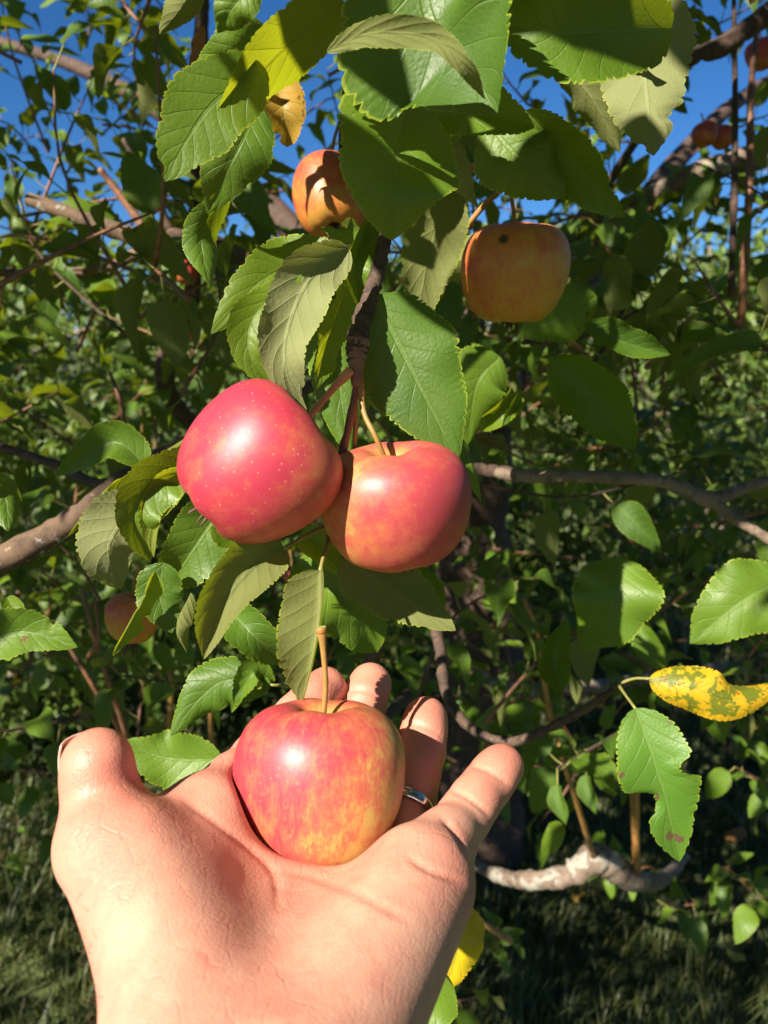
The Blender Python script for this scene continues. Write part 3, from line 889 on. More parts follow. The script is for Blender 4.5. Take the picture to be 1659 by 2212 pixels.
        crl[sel] = np.maximum(crl[sel], 0.55 * fade * np.exp(-(dm / (sg * 1.2)) ** 2))
        V[sel] -= N[sel] * (amt * fade * np.exp(-(dm / sg) ** 2))[:, None]
    # colour weight: how close to fingertips / creases the flesh is (skin is redder there)
    tips = np.array([J[k][-1][0] for k in J])
    dt = np.sqrt(((V[:, None] - tips[None]) ** 2).sum(-1)).min(1)
    flush = np.exp(-(dt / 0.032) ** 2) * 0.8
    c = catmull([(395, 1725, 0), (450, 1758, 0), (520, 1812, 0), (590, 1875, 0)], 40)[:, :2]
    dd = np.sqrt((px[:, None] - c[None, :, 0]) ** 2 + (py[:, None] - c[None, :, 1]) ** 2).min(1)
    flush = np.maximum(flush, np.exp(-(dd / 55) ** 2) * 0.55)
    flush = np.maximum(flush, crl)
    root = empty('person', c2w(np.array([-0.05, -0.20, 0.05])), 'bare left hand and wrist reaching in palm up with fingers spread', 'hand')
    mt, nt = new_mat('skin'); g = G(nt); pos = g.obj()
    fl = g.n('ShaderNodeAttribute', attribute_name='rnd').outputs['Fac']
    n1 = g.noise(pos, 30.0, 5.0, 0.65); n2 = g.noise(pos, 170.0, 4.0, 0.65); n3 = g.noise(pos, 900.0, 2.0)
    cc = g.mix(g.m('MULTIPLY_ADD', n1, 3.6, -1.3, clamp=True), (0.655, 0.365, 0.258), (0.59, 0.240, 0.172))
    cc = g.mix(g.m('MULTIPLY', g.step(n2, 0.5, 0.75), 0.35), cc, (0.53, 0.18, 0.12))
    cc = g.mix(g.m('MULTIPLY', fl, 0.75), cc, (0.57, 0.165, 0.11))
    wv = g.n('ShaderNodeTexVoronoi', {'Vector': pos, 'Scale': 620.0}, feature='DISTANCE_TO_EDGE').outputs[0]
    mp = g.n('ShaderNodeMapping', {'Vector': pos, 'Scale': (1.0, 0.35, 1.0), 'Rotation': (0.0, 0.0, 0.6)})
    ln = g.noise(mp.outputs[0], 420.0, 3.0, 0.6)
    wsc = g.n('ShaderNodeVectorMath', {0: g.n('ShaderNodeTexNoise', {'Vector': pos, 'Scale': 60.0}).outputs['Color'], 'Scale': 0.012}, operation='SCALE').outputs[0]
    wadd = g.n('ShaderNodeVectorMath', {0: pos, 1: wsc}, operation='ADD').outputs[0]
    mp2 = g.n('ShaderNodeMapping', {'Vector': wadd, 'Scale': (1.0, 0.42, 0.8), 'Rotation': (0.0, 0.0, -0.5)})
    v2 = g.n('ShaderNodeTexVoronoi', {'Vector': mp2.outputs[0], 'Scale': 135.0}, feature='DISTANCE_TO_EDGE').outputs[0]
    ln2 = g.m('MULTIPLY', g.step(v2, 0.0, 0.045, 1.0, 0.0), g.step(n1, 0.40, 0.62))
    cc = g.mix(g.m('MULTIPLY', ln2, 0.10), cc, (0.50, 0.15, 0.10))
    b0 = g.bump(g.m('MULTIPLY', ln2, -1.0), 0.26, 0.0004)
    b1 = g.bump(g.m('ADD', g.m('MULTIPLY', g.step(wv, 0.0, 0.15), 0.5), g.m('ADD', ln, g.m('MULTIPLY', n2, 0.4))), 0.30, 0.0004, b0)
    p = g.n('ShaderNodeBsdfPrincipled', {'Base Color': cc, 'Roughness': g.m('MULTIPLY_ADD', n2, 0.25, 0.35), 'Specular IOR Level': 0.5,
            'Subsurface Weight': 0.12, 'Normal': b1})
    p.inputs['Subsurface Radius'].default_value = (0.006, 0.002, 0.001)
    g.out(p.outputs[0])
    o = add_mesh('hand', c2w(V), F[:, ::-1], mt, root, origin=WL[root.name], rnd=flush)
    # thumb nail on the outer side
    a = J['thumb'][3][0]; b = J['thumb'][2][0]
    axd = unit(a - b + np.array([0.0, 0.0015, 0]))
    outd = unit(np.array([-0.93, 0.10, 0.42])); outd = unit(outd - (outd @ axd) * axd); sd = np.cross(axd, outd)
    us = np.linspace(-1, 1, 11); ts = np.linspace(-1, 1, 9)
    nv = []
    for t in ts:
        for u in us:
            wdt = 0.0076 * (1 - 0.18 * (t < 0) * t * t)
            ang = u * 0.72
            nv.append(b * 0.25 + a * 0.75 + axd * (0.0068 * t + 0.001) + outd * (0.0112 * math.cos(ang) + 0.0006 - 0.0012 * max(t, 0) ** 2) + sd * (0.0107 * math.sin(ang)))
    nv = np.array(nv)
    i = np.arange(8)[:, None] * 11; jx = np.arange(10)[None]
    nf = np.stack([i + jx, i + jx + 1, i + 12 + jx, i + 11 + jx], -1).reshape(-1, 4)
    no = add_mesh('fingernail', c2w(nv), nf, M['nail'], root)
    sm = no.modifiers.new('thick', 'SOLIDIFY'); sm.thickness = 0.0006; sm.offset = 0
    # fine hairs along the outer wrist
    g2 = np.random.default_rng(5)
    sel = np.where((V[:, 2] > 0.10) & (V[:, 2] < 0.215) & (N[:, 0] < -0.6) & (N[:, 1] < 0.35))[0]
    pk = g2.choice(sel, min(240, len(sel)), replace=False)
    hv, hf, off = [], [], 0
    for q in pk:
        L = 0.004 + 0.005 * g2.random()
        dr = unit(N[q] * 0.7 + np.array([0.0, -0.2, 0.75]) + 0.3 * g2.normal(size=3))
        dr2 = unit(dr + np.array([0, 0, 0.5]) - N[q] * 0.4)
        v, f = tube_geo(np.array([V[q] - N[q] * 0.0004, V[q] + dr * L * 0.5, V[q] + dr * L * 0.5 + dr2 * L * 0.5]), [0.00006, 0.00005, 0.00002], n=4, sides=3, cap=False)
        hv.append(v); hf.append(f[0] + off); off += len(v)
    if hv:
        setp(add_mesh('arm_hair', c2w(np.vstack(hv)), np.vstack(hf), M['hair'], root), kind='stuff')
    # ring on the ring finger
    a, ra = J['ring'][0]; b, rb = J['ring'][1]
    f0 = 0.80
    c = a * (1 - f0) + b * f0; dr = unit(b - a); rr = (ra * (1 - f0) + rb * f0) * 1.04 + 0.0003
    c = c + np.array([-0.02, 0.75, -0.6]) * rr * 0.06
    A = unit(np.cross(dr, [0, 1, 0.1])); B = np.cross(dr, A)
    nr, ns = 48, 10
    th = np.linspace(0, 6.28318, nr, endpoint=False); ph = np.linspace(0, 6.28318, ns, endpoint=False)
    rv = []
    for t in th:
        er = math.cos(t) * A + math.sin(t) * B
        for q in ph:
            rv.append(c + er * (rr + 0.0009 * math.cos(q)) + dr * 0.0024 * math.sin(q))
    i = np.arange(nr)[:, None]; j = np.arange(ns)[None]
    rf = np.stack([i * ns + j, ((i + 1) % nr) * ns + j, ((i + 1) % nr) * ns + (j + 1) % ns, i * ns + (j + 1) % ns], -1).reshape(-1, 4)
    setp(add_mesh('ring', c2w(np.array(rv)), rf, M['steel']), 'plain polished silver ring on the ring finger of the hand', 'ring')
hand()
# ------------------------------------------------------------------ the apple tree we stand at
TB = np.array([0.25, 2.05, 0.0])
tree = empty('apple_tree', TB, 'old spreading apple tree whose fruiting branches hang down around the hand', 'tree')

def branch(name, pts, rad_px, mat, parent=tree, sides=10, bump=0.05, seed=0, lead=None, n=None):
    """pts: (px,py,d) along the branch; rad_px matching radii in photo pixels; lead: world points it goes on to."""
    pa = pxpath(pts); d = np.array([q[2] for q in pts])
    r = np.interp(np.linspace(0, 1, len(pts)), np.linspace(0, 1, len(np.atleast_1d(rad_px))), np.atleast_1d(rad_px)) * K * d
    if lead is not None:
        pa = np.vstack([pa, np.array(lead)]); r = np.concatenate([r, np.full(len(lead), r[-1] * 1.25)])
    v, f = tube_geo(pa, r, n=n or (len(pa) - 1) * 9 + 1, sides=sides, bump=bump, seed=seed + len(pts))
    return add_mesh(name, v, f, M[mat], parent)

# trunk and hidden scaffold limbs
v, f = tube_geo(np.array([TB + [0, 0, -0.05], TB + [0.03, 0, 0.5], TB + [-0.02, 0.03, 1.0], TB + [0.0, 0.0, 1.45]]), [0.15, 0.115, 0.11, 0.10], n=30, sides=18, bump=0.03, seed=4)
add_mesh('trunk', v, f, M['bark_dark'], tree)
CR = TB + np.array([0, 0, 1.40])
for k, (e, r) in enumerate([((-1.6, 3.0, 2.6), .035), ((1.8, 3.2, 2.6), .035), ((0.1, 3.3, 2.7), .05)]):
    e = np.array(e)
    v, f = tube_geo(np.array([CR + [0, 0, -0.1], (CR + e) / 2 + [0, 0, 0.18], e]), [0.05, r * .7, r * 0.3], n=24, sides=10, bump=0.04, seed=k)
    add_mesh('limb', v, f, M['bark_dark'], tree)

# limbs and branches that show in the picture
branch('limb', [(-120, 1270, .50), (0, 1212, .50), (150, 1132, .51), (240, 1062, .52), (330, 1000, .54), (470, 930, .60), (620, 860, .75)], [34, 32, 27, 25, 22, 15], 'bark', lead=[(0.05, 1.4, 1.5), CR], sides=14, bump=0.03)
branch('branch', [(0, 965, .62), (110, 1000, .60), (215, 1045, .56), (300, 1020, .54)], [9, 10, 12, 12], 'bark_dark')
branch('branch', [(60, 430, .95), (230, 490, .95), (330, 522, .95), (400, 520, .97), (540, 560, 1.1), (700, 640, 1.3)], [14, 17, 22, 24, 24, 30], 'bark', lead=[CR])
branch('branch', [(-60, 588, .98), (100, 590, .98), (225, 580, .96), (335, 524, .95)], [8, 9, 11, 14], 'bark')
branch('branch', [(215, 365, .93), (255, 415, .94), (310, 490, .95)], [7, 8, 11], 'bark_red')
branch('branch', [(265, 300, .93), (310, 380, .94), (370, 500, .96)], [5, 6, 9], 'bark_dark')
branch('branch', [(440, -40, 1.0), (432, 120, 1.02), (425, 360, 1.05), (418, 620, 1.1), (400, 900, 1.25)], [14, 15, 16, 17, 20], 'bark_dark', lead=[(0.0, 1.8, 1.1)])
branch('branch', [(1075, 1022, .60), (1130, 1028, .58), (1280, 1030, .56), (1440, 1042, .55), (1532, 1078, .55), (1620, 1050, .55), (1780, 1010, .55)], [12, 15, 14, 14, 18, 12, 10], 'bark_grey', sides=14, bump=0.035)
branch('branch', [(1525, 1072, .55), (1580, 1115, .55), (1659, 1165, .55), (1800, 1260, .56)], [15, 13, 11, 10], 'bark_grey', sides=12, bump=0.035)
branch('branch', [(1100, 1022, .60), (1020, 1010, .70), (980, 980, .95)], [15, 13, 12], 'bark_dark', lead=[CR])
branch('branch', [(1800, -60, .9), (1659, 30, .9), (1560, 100, .9), (1480, 135, .92), (1400, 260, 1.0), (1300, 420, 1.2)], [24, 22, 20, 18, 12, 9], 'bark_dark', lead=[CR])
branch('limb', [(1860, 300, 1.35), (1659, 335, 1.35), (1510, 375, 1.35), (1400, 430, 1.38), (1260, 520, 1.45), (1120, 640, 1.6)], [26, 26, 25, 25, 26, 28], 'bark_lichen', lead=[CR], sides=12, bump=0.05)
branch('limb', [(1000, 1850, 1.45), (1060, 1885, 1.35), (1140, 1902, 1.25), (1230, 1890, 1.22), (1290, 1855, 1.22), (1360, 1898, 1.27), (1430, 1900, 1.45), (1480, 1850, 1.9)], [9, 14, 19, 23, 33, 25, 15, 11], 'bark_lichen', sides=14, bump=0.07, n=70)
branch('limb', [(960, 1420, 1.9), (1100, 1490, 1.95), (1240, 1487, 2.0), (1380, 1468, 2.1), (1600, 1440, 2.2)], [14, 15, 15, 13, 12], 'bark_lichen', bump=0.08)
branch('branch', [(812, 1300, .62), (815, 1380, .60), (790, 1470, .62), (770, 1600, .70)], [16, 17, 18, 20], 'bark_dark', lead=[(0.1, 1.6, 0.8)])
branch('branch', [(935, 1330, .58), (950, 1400, .56), (965, 1500, .54), (1020, 1575, .53), (1110, 1602, .52), (1240, 1545, .50), (1310, 1500, .48), (1335, 1478, .47)], [12, 12, 12, 12, 11, 9, 8, 7], 'bark_dark', bump=0.06)
SHOOTS = [
    ([(1640, 20, 1.0), (1622, 200, 1.0), (1618, 420, 1.0), (1600, 700, 1.05)], 8, 'bark_red'), ([(1585, -20, .95), (1588, 300, .95), (1580, 640, .95)], 7, 'bark_dark'),
    ([(1195, 1560, 1.0), (1215, 1640, 1.0), (1245, 1730, 1.05), (1282, 1850, 1.2)], 6, 'bark_orange'), ([(1352, 1560, 1.15), (1362, 1660, 1.15), (1372, 1790, 1.2), (1375, 1880, 1.25)], 8, 'bark_orange'),
    ([(1366, 1600, 1.1), (1376, 1720, 1.15), (1372, 1860, 1.25)], 6, 'bark_orange'), ([(238, 805, .8), (262, 880, .8), (272, 960, .82), (290, 1010, .7)], 6, 'bark_red'),
    ([(175, 1265, .9), (195, 1340, .9), (220, 1430, .95), (268, 1570, 1.0), (300, 1700, 1.1)], 6, 'bark_red'), ([(150, 1400, 1.0), (200, 1480, 1.0), (250, 1560, 1.05), (290, 1640, 1.1)], 6, 'bark_red'),
    ([(1130, 1290, 1.1), (1160, 1360, 1.1), (1172, 1450, 1.15), (1190, 1560, 1.2)], 6, 'bark_orange'), ([(990, 1930, .9), (1040, 1990, .9), (1105, 2035, .9)], 6, 'bark_orange'),
    ([(365, 1420, 1.1), (370, 1500, 1.1), (360, 1640, 1.2)], 6, 'bark_orange'), ([(452, 1470, 1.2), (455, 1560, 1.2), (462, 1660, 1.25)], 5, 'bark_orange'),
    ([(205, 1290, .8), (213, 1380, .82), (190, 1420, .85)], 5, 'bark_red'),
]
for pts, r, mt in SHOOTS:
    branch('shoot', pts, [r * 0.7, r, r * 1.1], mt, bump=0.03, sides=8)

# the fruiting branch in the middle of the picture: parts and leaves
fb = branch('fruiting_branch', [(925, -60, .36), (905, 60, .35), (893, 135, .345), (882, 205, .342), (862, 330, .345), (838, 480, .340), (822, 560, .335), (805, 625, .330), (780, 700, .324), (772, 745, .321), (770, 790, .320)],
            [26, 20, 17, 17, 14, 14, 16, 18, 20, 26, 18], 'bark_dark', bump=0.05, sides=14, lead=None)
v, f = tube_geo(pxpath([(905, 60, .3495), (893, 135, .3445), (882, 208, .3415)]), [pxr(21, .35), pxr(18.5, .345), pxr(18, .342)], n=14, sides=12, bump=0.03)
add_mesh('bark_sleeve', v, f, M['bark_red'], fb)
v, f = tube_geo(pxpath([(776, 735, .3205), (771, 775, .3195), (769, 832, .318)]), [pxr(25, .32), pxr(20, .32), pxr(11, .318)], n=12, sides=12, bump=0.05)
add_mesh('fruit_spur', v, f, M['stem_brown'], fb)
v, f = tube_geo(pxpath([(772, 825, .320), (758, 900, .325), (738, 985, .330), (715, 1090, .335), (712, 1150, .33)]), [pxr(9, .32), pxr(9, .33), pxr(8, .33)], n=20, sides=8, bump=0.05)
add_mesh('twig', v, f, M['stem_brown'], fb)
v, f = tube_geo(pxpath([(768, 830, .322), (768, 900, .328), (766, 990, .335)]), [pxr(6, .32), pxr(5, .33)], n=10, sides=8)
add_mesh('twig', v, f, M['stem'], fb)
tw2 = branch('branch', [(757, 60, .47), (750, 180, .47), (745, 290, .475), (740, 420, .50), (735, 560, .55)], [8, 9, 13, 9, 9], 'bark_dark', bump=0.06)
branch('branch', [(828, 40, .46), (825, 95, .46), (822, 180, .46), (815, 300, .48)], [9, 10, 10, 10], 'bark_red')
tw3 = branch('branch', [(1000, 360, .40), (1080, 400, .42), (1040, 450, .43), (990, 520, .44), (950, 640, .46)], [4, 6, 6, 6, 7], 'stem', bump=0.03)
branch('branch', [(940, 362, .385), (1000, 358, .40), (1050, 362, .41), (1098, 405, .42)], [4, 5, 5, 5], 'stem', bump=0.02)
L = lambda *a, **k: hero_leaf(fb, *a, **k)
# --- crown of leaves over the fruit
L([(895, -130, .268), (930, 45, .266), (1000, 125, .262), (1074, 247, .258)], 215, [2, -4, -10], foldL=[4, 10, 10], foldR=[4, 6, 8], curl=0.2, wav=.09, label='large bright green leaf arching over the fruit')
L([(706, 112, .258), (800, 72, .255), (930, 82, .252), (1000, 140, .252), (1048, 215, .253)], 30, [200, 195], mat='leaf', foldL=-12, foldR=-20, wav=.2, label='leaf underside in shade curling below the arching leaf')
L([(745, 5, .292), (690, 45, .290), (610, 112, .286), (530, 200, .283), (440, 305, .283)], 120, [238, 240, 240, 236], mat='leaf_y', foldL=[-4, -4], foldR=[-6, -6], curl=0.1, wav=.06, label='yellow green leaf seen from below with the sun glowing through it')
L([(575, 150, .283), (470, 215, .277), (405, 300, .276), (356, 392, .278)], 84, [-14, -18, -10], mat='leaf_y', foldL=2, foldR=10, curl=0.0, bites=[(1, .93, .03, .5)], wav=.05, label='broad sunlit yellow green leaf tip with a nick in its point')
L([(562, 228, .325), (510, 330, .325), (447, 462, .332)], 66, [-12, -5], foldL=10, foldR=34)
L([(492, 415, .345), (438, 500, .35), (440, 560, .35), (456, 624, .35)], 42, [40, 20, 60], mat='leaf', wav=.1)
L([(575, 60, .335), (505, 115, .335), (412, 180, .34)], 56, [20, 0])
L([(556, -40, .30), (505, 15, .305), (470, 72, .31)], 42, [-30, 20], foldL=30)
L([(425, -60, .36), (395, 10, .36), (345, 75, .37)], 40, [160, 200], mat='leaf')
L([(590, 165, .42), (612, 240, .42), (622, 318, .425)], 58, [20, -10], mat='leaf_amber', bites=[(1, .8, .06, .5)])
L([(440, 55, .44), (425, 110, .44), (409, 172, .44)], 16, [30, 50], mat='leaf_brown')
L([(520, 30, .43), (514, 70, .43), (505, 100, .43)], 22, [30, 50], mat='leaf_brown')
L([(1450, 62, .315), (1290, 68, .300), (1180, 66, .293), (1070, 10, .29)], 108, [0, -8, 5], foldL=12, foldR=10, wav=.04)
L([(1330, -70, .325), (1338, 10, .325), (1380, 75, .325), (1420, 105, .33)], 34, [-50, -60], mat='leaf_y')
L([(1365, -60, .345), (1388, 130, .345), (1412, 337, .345)], 108, [172, 184], mat='leaf_pale', foldL=-8, foldR=-8, bites=[(1, .80, .035, .3), (-1, .93, .02, .4)], label='pale matte leaf underside lit below a shadow line')
L([(893, 195, .312), (868, 280, .300), (855, 360, .294), (850, 430, .292), (846, 520, .292)], 138, [4, 0, -4], foldL=[8, 6], foldR=[35, 48, 40], wav=.07, label='dark drooping leaf folded along its midrib over the branch')
L([(895, 150, .345), (845, 190, .345), (775, 285, .35)], 62, [170, 190], mat='leaf_pale')
L([(905, 262, .335), (1030, 245, .33), (1155, 275, .33)], 66, [25, 10], foldR=30)
L([(1050, 262, .352), (1120, 340, .352), (1222, 425, .352)], 86, [10, 0])
L([(1135, 238, .345), (1235, 345, .345), (1350, 470, .345)], 84, [-15, -5], foldL=36, foldR=14, bites=[(-1, .85, .04, .4)])
L([(970, 300, .385), (985, 370, .385), (1032, 445, .39)], 34, [150, 190], mat='leaf_pale')
L([(985, 400, .40), (930, 540, .40), (895, 725, .41)], 66, [200, 190], mat='leaf')
L([(760, 470, .36), (740, 500, .36), (690, 490, .37)], 28, [20, 60], mat='leaf_pale')
L([(935, 130, .36), (1000, 150, .36), (1090, 120, .37)], 60, [30, 0])
L([(910, 150, .37), (960, 250, .37), (940, 340, .38)], 50, [20, 0], mat='leaf_y')
L([(1190, 120, .40), (1270, 200, .40), (1340, 330, .41)], 70, [160, 180])
L([(1080, 500, .46), (1000, 560, .47), (900, 560, .48)], 60, [180, 170])
# --- left of the branch
L([(742, 548, .35), (640, 575, .345), (560, 610, .34), (455, 722, .345)], 68, [-15, -10, 10], foldL=26, foldR=10, mat='leaf_y')
L([(752, 536, .312), (672, 600, .306), (628, 690, .303), (616, 790, .303), (662, 905, .308)], 68, [188, 178, 172], mat='leaf_pale', foldL=-10, foldR=-14, holes=[(-.25, .30, .018)], bites=[(1, .9, .04, .4)], label='big pale leaf underside hanging beside the branch')
L([(620, 610, .345), (545, 690, .345), (540, 770, .345), (590, 838, .35)], 46, [-25, 0, 10], mat='leaf_y', foldL=24)
L([(762, 520, .345), (735, 650, .345), (700, 760, .345), (685, 840, .35)], 48, [60, 40], mat='leaf_y')
L([(800, 470, .35), (768, 580, .345), (790, 690, .35)], 42, [30, 10])
L([(735, 640, .37), (728, 780, .37), (755, 990, .375)], 70, [0, 5], mat='leaf')
L([(805, 640, .328), (862, 745, .325), (920, 860, .325), (990, 1000, .33)], 112, [6, -4, 0], foldL=8, foldR=16, wav=.05, label='broad green leaf half in shadow above the right apple')
L([(1000, 960, .345), (1015, 1010, .345), (1040, 1085, .35)], 18, [60, 30])
# --- below the apples
L([(402, 945, .345), (300, 1010, .345), (225, 1060, .34), (143, 1162, .34)], 40, [70, 55, 50], mat='leaf_y', foldL=20, foldR=34)
L([(318, 1008, .40), (240, 955, .40), (118, 1028, .41)], 46, [-10, 5], foldL=30)
L([(430, 985, .325), (335, 1040, .318), (290, 1120, .315), (325, 1215, .318)], 62, [-5, 0, 8], foldL=16, foldR=34)
L([(428, 1000, .308), (372, 1040, .305), (338, 1110, .305), (332, 1205, .308)], 50, [205, 180, 150], mat='leaf_y', foldL=-20, foldR=-30)
L([(330, 1060, .350), (255, 1140, .345), (235, 1200, .345), (262, 1275, .35)], 72, [180, 190], mat='leaf_pale')
L([(490, 1080, .36), (420, 1180, .355), (350, 1290, .36)], 68, [0, 10])
L([(352, 1215, .345), (345, 1290, .34), (372, 1368, .345)], 50, [-10, 10], wav=.1)
L([(412, 1280, .345), (385, 1350, .34), (404, 1412, .34)], 26, [120, 160])
L([(335, 1235, .335), (300, 1310, .33), (243, 1418, .33)], 34, [30, 60, 20], mat='leaf_y', bites=[(1, .35, .06, .6), (-1, .6, .05, .5)], label='narrow insect eaten yellow green leaf in front of the shaded apple')
L([(612, 1186, .318), (545, 1225, .308), (480, 1310, .302), (440, 1425, .302)], 86, [188, 176], mat='leaf', foldL=-12, foldR=-26, pet=[(715, 1130, .333), (660, 1158, .325)], holes=[(.35, .62, .02), (.3, .22, .016)], label='large olive leaf underside hanging below the pink apple')
L([(480, 1300, .35), (545, 1370, .345), (612, 1435, .35)], 54, [-8, 6])
L([(455, 1140, .345), (530, 1160, .345), (580, 1200, .35)], 40, [0, 20], mat='leaf_y')
L([(650, 1150, .36), (700, 1190, .36), (740, 1240, .37)], 40, [0, 20], mat='leaf_y')
L([(692, 1232, .300), (690, 1320, .295), (676, 1420, .292), (652, 1530, .292)], 88, [185, 175], mat='leaf', foldL=-8, foldR=-78, pet=[(712, 1150, .33), (702, 1190, .315)], holes=[(.2, .72, .015)], label='folded olive leaf hanging right behind the held apple stem')
L([(735, 1205, .352), (840, 1265, .350), (985, 1362, .352)], 72, [184, 176], mat='leaf')
L([(640, 1215, .39), (750, 1300, .39), (815, 1410, .40)], 86, [0, 10])
L([(870, 1220, .40), (900, 1280, .40), (960, 1330, .41)], 66, [10, 0])
L([(585, 1480, .385), (490, 1470, .38), (430, 1510, .38), (368, 1590, .385)], 56, [-10, 0], foldL=10, foldR=22, pet=[(660, 1496, .40), (620, 1482, .39)])
L([(578, 1478, .392), (545, 1455, .39), (500, 1540, .39)], 34, [10, -30])
L([(480, 1640, .42), (390, 1640, .415), (330, 1630, .415), (268, 1600, .42)], 62, [10, 0], foldL=14)
L([(-70, 1400, .36), (50, 1365, .36), (168, 1398, .36)], 58, [-12, 0], foldL=20, foldR=34, bites=[(-1, .72, .03, .3)])
L([(15, 1290, .42), (30, 1330, .42), (5, 1370, .42)], 24, [0, 20], mat='leaf_y')
L([(-30, 1040, .40), (10, 1075, .40), (18, 1150, .40)], 40, [0, 20])
# --- right-hand leaves
rb = tw3
Rl = lambda *a, **k: hero_leaf(rb, *a, **k)
Rl([(1402, 1466, .45), (1500, 1490, .445), (1590, 1512, .445), (1700, 1470, .45)], 56, [0, -20, 10], mat='leaf_gold', foldL=-8, foldR=12, pet=[(1335, 1478, .47), (1370, 1466, .46)], label='yellow leaf with green and rust speckles')
Rl([(1372, 1530, .43), (1412, 1640, .425), (1440, 1740, .425), (1468, 1862, .43)], 80, [0, 8], mat='leaf_spot', foldL=8, foldR=20, bites=[(-1, .42, .06, .45), (1, .62, .10, .72)], pet=[(1335, 1478, .47), (1350, 1500, .45)], label='long green leaf with a bitten edge and rusty specks')
Rl([(1212, 1495, .50), (1196, 1420, .50), (1226, 1332, .50)], 54, [0, -10], mat='leaf')
Rl([(1345, 1205, .50), (1325, 1300, .50), (1262, 1408, .51)], 86, [0, 10])
Rl([(1190, 775, .47), (1285, 870, .47), (1372, 972, .48)], 82, [0, 10])
Rl([(1262, 702, .50), (1350, 740, .50), (1448, 766, .51)], 40, [20, 10])
Rl([(1110, 850, .52), (1080, 890, .52), (1020, 925, .53)], 36, [20, 10], mat='leaf_y')
Rl([(1120, 840, .50), (1105, 880, .50), (1085, 920, .50)], 20, [60, 30])
Rl([(1700, 1250, .52), (1600, 1300, .52), (1490, 1390, .53)], 78, [0, 10])
Rl([(990, 1945, .42), (992, 2040, .415), (958, 2150, .42)], 54, [0, 10], mat='leaf_gold2', label='yellow leaf with grey green blotches beside the wrist')
Rl([(965, 2105, .37), (935, 2180, .37), (880, 2270, .37)], 48, [0, 10])
Rl([(1210, 1775, .75), (1195, 1810, .75), (1170, 1855, .76)], 20, [0, 10], mat='leaf_y')
Rl([(1080, 770, .50), (1030, 830, .50), (1010, 960, .52)], 70, [10, 10])
Rl([(1290, 640, .60), (1200, 690, .60), (1120, 720, .62)], 60, [20, 10])
N_HERO = hero_leaf.k

# ------------------------------------------------------------------ the rest of the tree's foliage
g0 = np.random.default_rng(23)
DENS = np.array([
    [.25, .45, .50, .3, .25, .3, .25, .20],
    [.20, .45, .55, .4, .35, .4, .28, .28],
    [.75, .90, .90, .7, .6, .7, .6, .6],
    [.55, .65, .70, .7, .9, 1., .8, .55],
    [.55, .50, .40, .6, .9, 1., .8, .40],
    [.45, .40, .35, .5, .6, .5, .4, .30],
    [.35, .35, .30, .35, .30, .35, .35, .35],
    [.25, .25, .20, .2, .2, .30, .30, .28],
    [.12, .10, .05, .05, .06, .06, .05, .06],
    [.06, .05, .03, .03, .03, .02, .02, .02]])
def dens(p):
    px, py, d = proj(p)
    c = np.clip((px / 1659 * 8), 0, 7.99).astype(int); r = np.clip(py / 2212 * 10, 0, 9.99).astype(int)
    return DENS[r, c]

# near twigs, 0.55 - 1.7 m out
nc = 7000
P0 = np.stack([g0.uniform(-1.5, 1.5, nc), g0.uniform(0.5, 1.75, nc), g0.uniform(0.25, 2.25, nc)], -1)
px, py, dd = proj(P0)
keep = (dd > 0.55) & (g0.random(nc) < dens(P0) * 0.32 * (0.55 + 0.6 * dd)) & (P0[:, 2] < 1.62 + 0.42 * P0[:, 1])
P0 = P0[keep]
Dr = rand_dirs(len(P0), g0) * np.array([.8, .7, .5]) + UPZ * 0.45
tw = make_twigs(P0, Dr, g0.uniform(0.10, 0.26, len(P0)), g0)
# the crown overhead and behind, which shades everything below it
nc = 19000
P1 = np.stack([g0.uniform(-3.2, 1.9, nc), g0.uniform(-1.6, 3.3, nc), g0.uniform(1.7, 3.3, nc)], -1)
keep = (P1[:, 2] > 1.66 + 0.42 * np.abs(P1[:, 1])) & (((P1[:, 0] + 0.5) / 2.7) ** 2 + ((P1[:, 1] - 1.1) / 2.8) ** 2 + ((P1[:, 2] - 1.9) / 1.5) ** 2 < 1) & (g0.random(nc) < np.where(P1[:, 0] < -0.95, np.where(P1[:, 1] > 0.25, 0.15, 0.55), 0.38))
cl = np.sin(P1[:, 0] * 3.9 + 1.1) * np.sin(P1[:, 1] * 4.3 + 0.4) + 0.7 * np.sin(P1[:, 2] * 5.1 + P1[:, 0] * 2.2) + 0.5 * np.sin(P1[:, 0] * 8.7 + P1[:, 1] * 6.1)
keep &= g0.random(nc) < np.where(cl > -0.1, 1.0, 0.12)
P1 = P1[keep]
tw1 = make_twigs(P1, rand_dirs(len(P1), g0) * np.array([.9, .9, .5]) + UPZ * 0.35, g0.uniform(0.12, 0.3, len(P1)), g0, per=(6, 10))

# extra twigs added over the camera, out of view, to block sun behind
nc = 1500
P2 = np.stack([g0.uniform(-0.75, 0.7, nc), g0.uniform(-0.35, 0.5, nc), g0.uniform(1.66, 2.4, nc)], -1)
keep = (P2[:, 2] > 1.68 + 0.42 * np.maximum(P2[:, 1], -0.1)) & (g0.random(nc) < 0.22)
P2 = P2[keep]
tw1 += make_twigs(P2, rand_dirs(len(P2), g0) * np.array([.9, .9, .5]), g0.uniform(0.10, 0.22, len(P2)), g0, per=(5, 8))

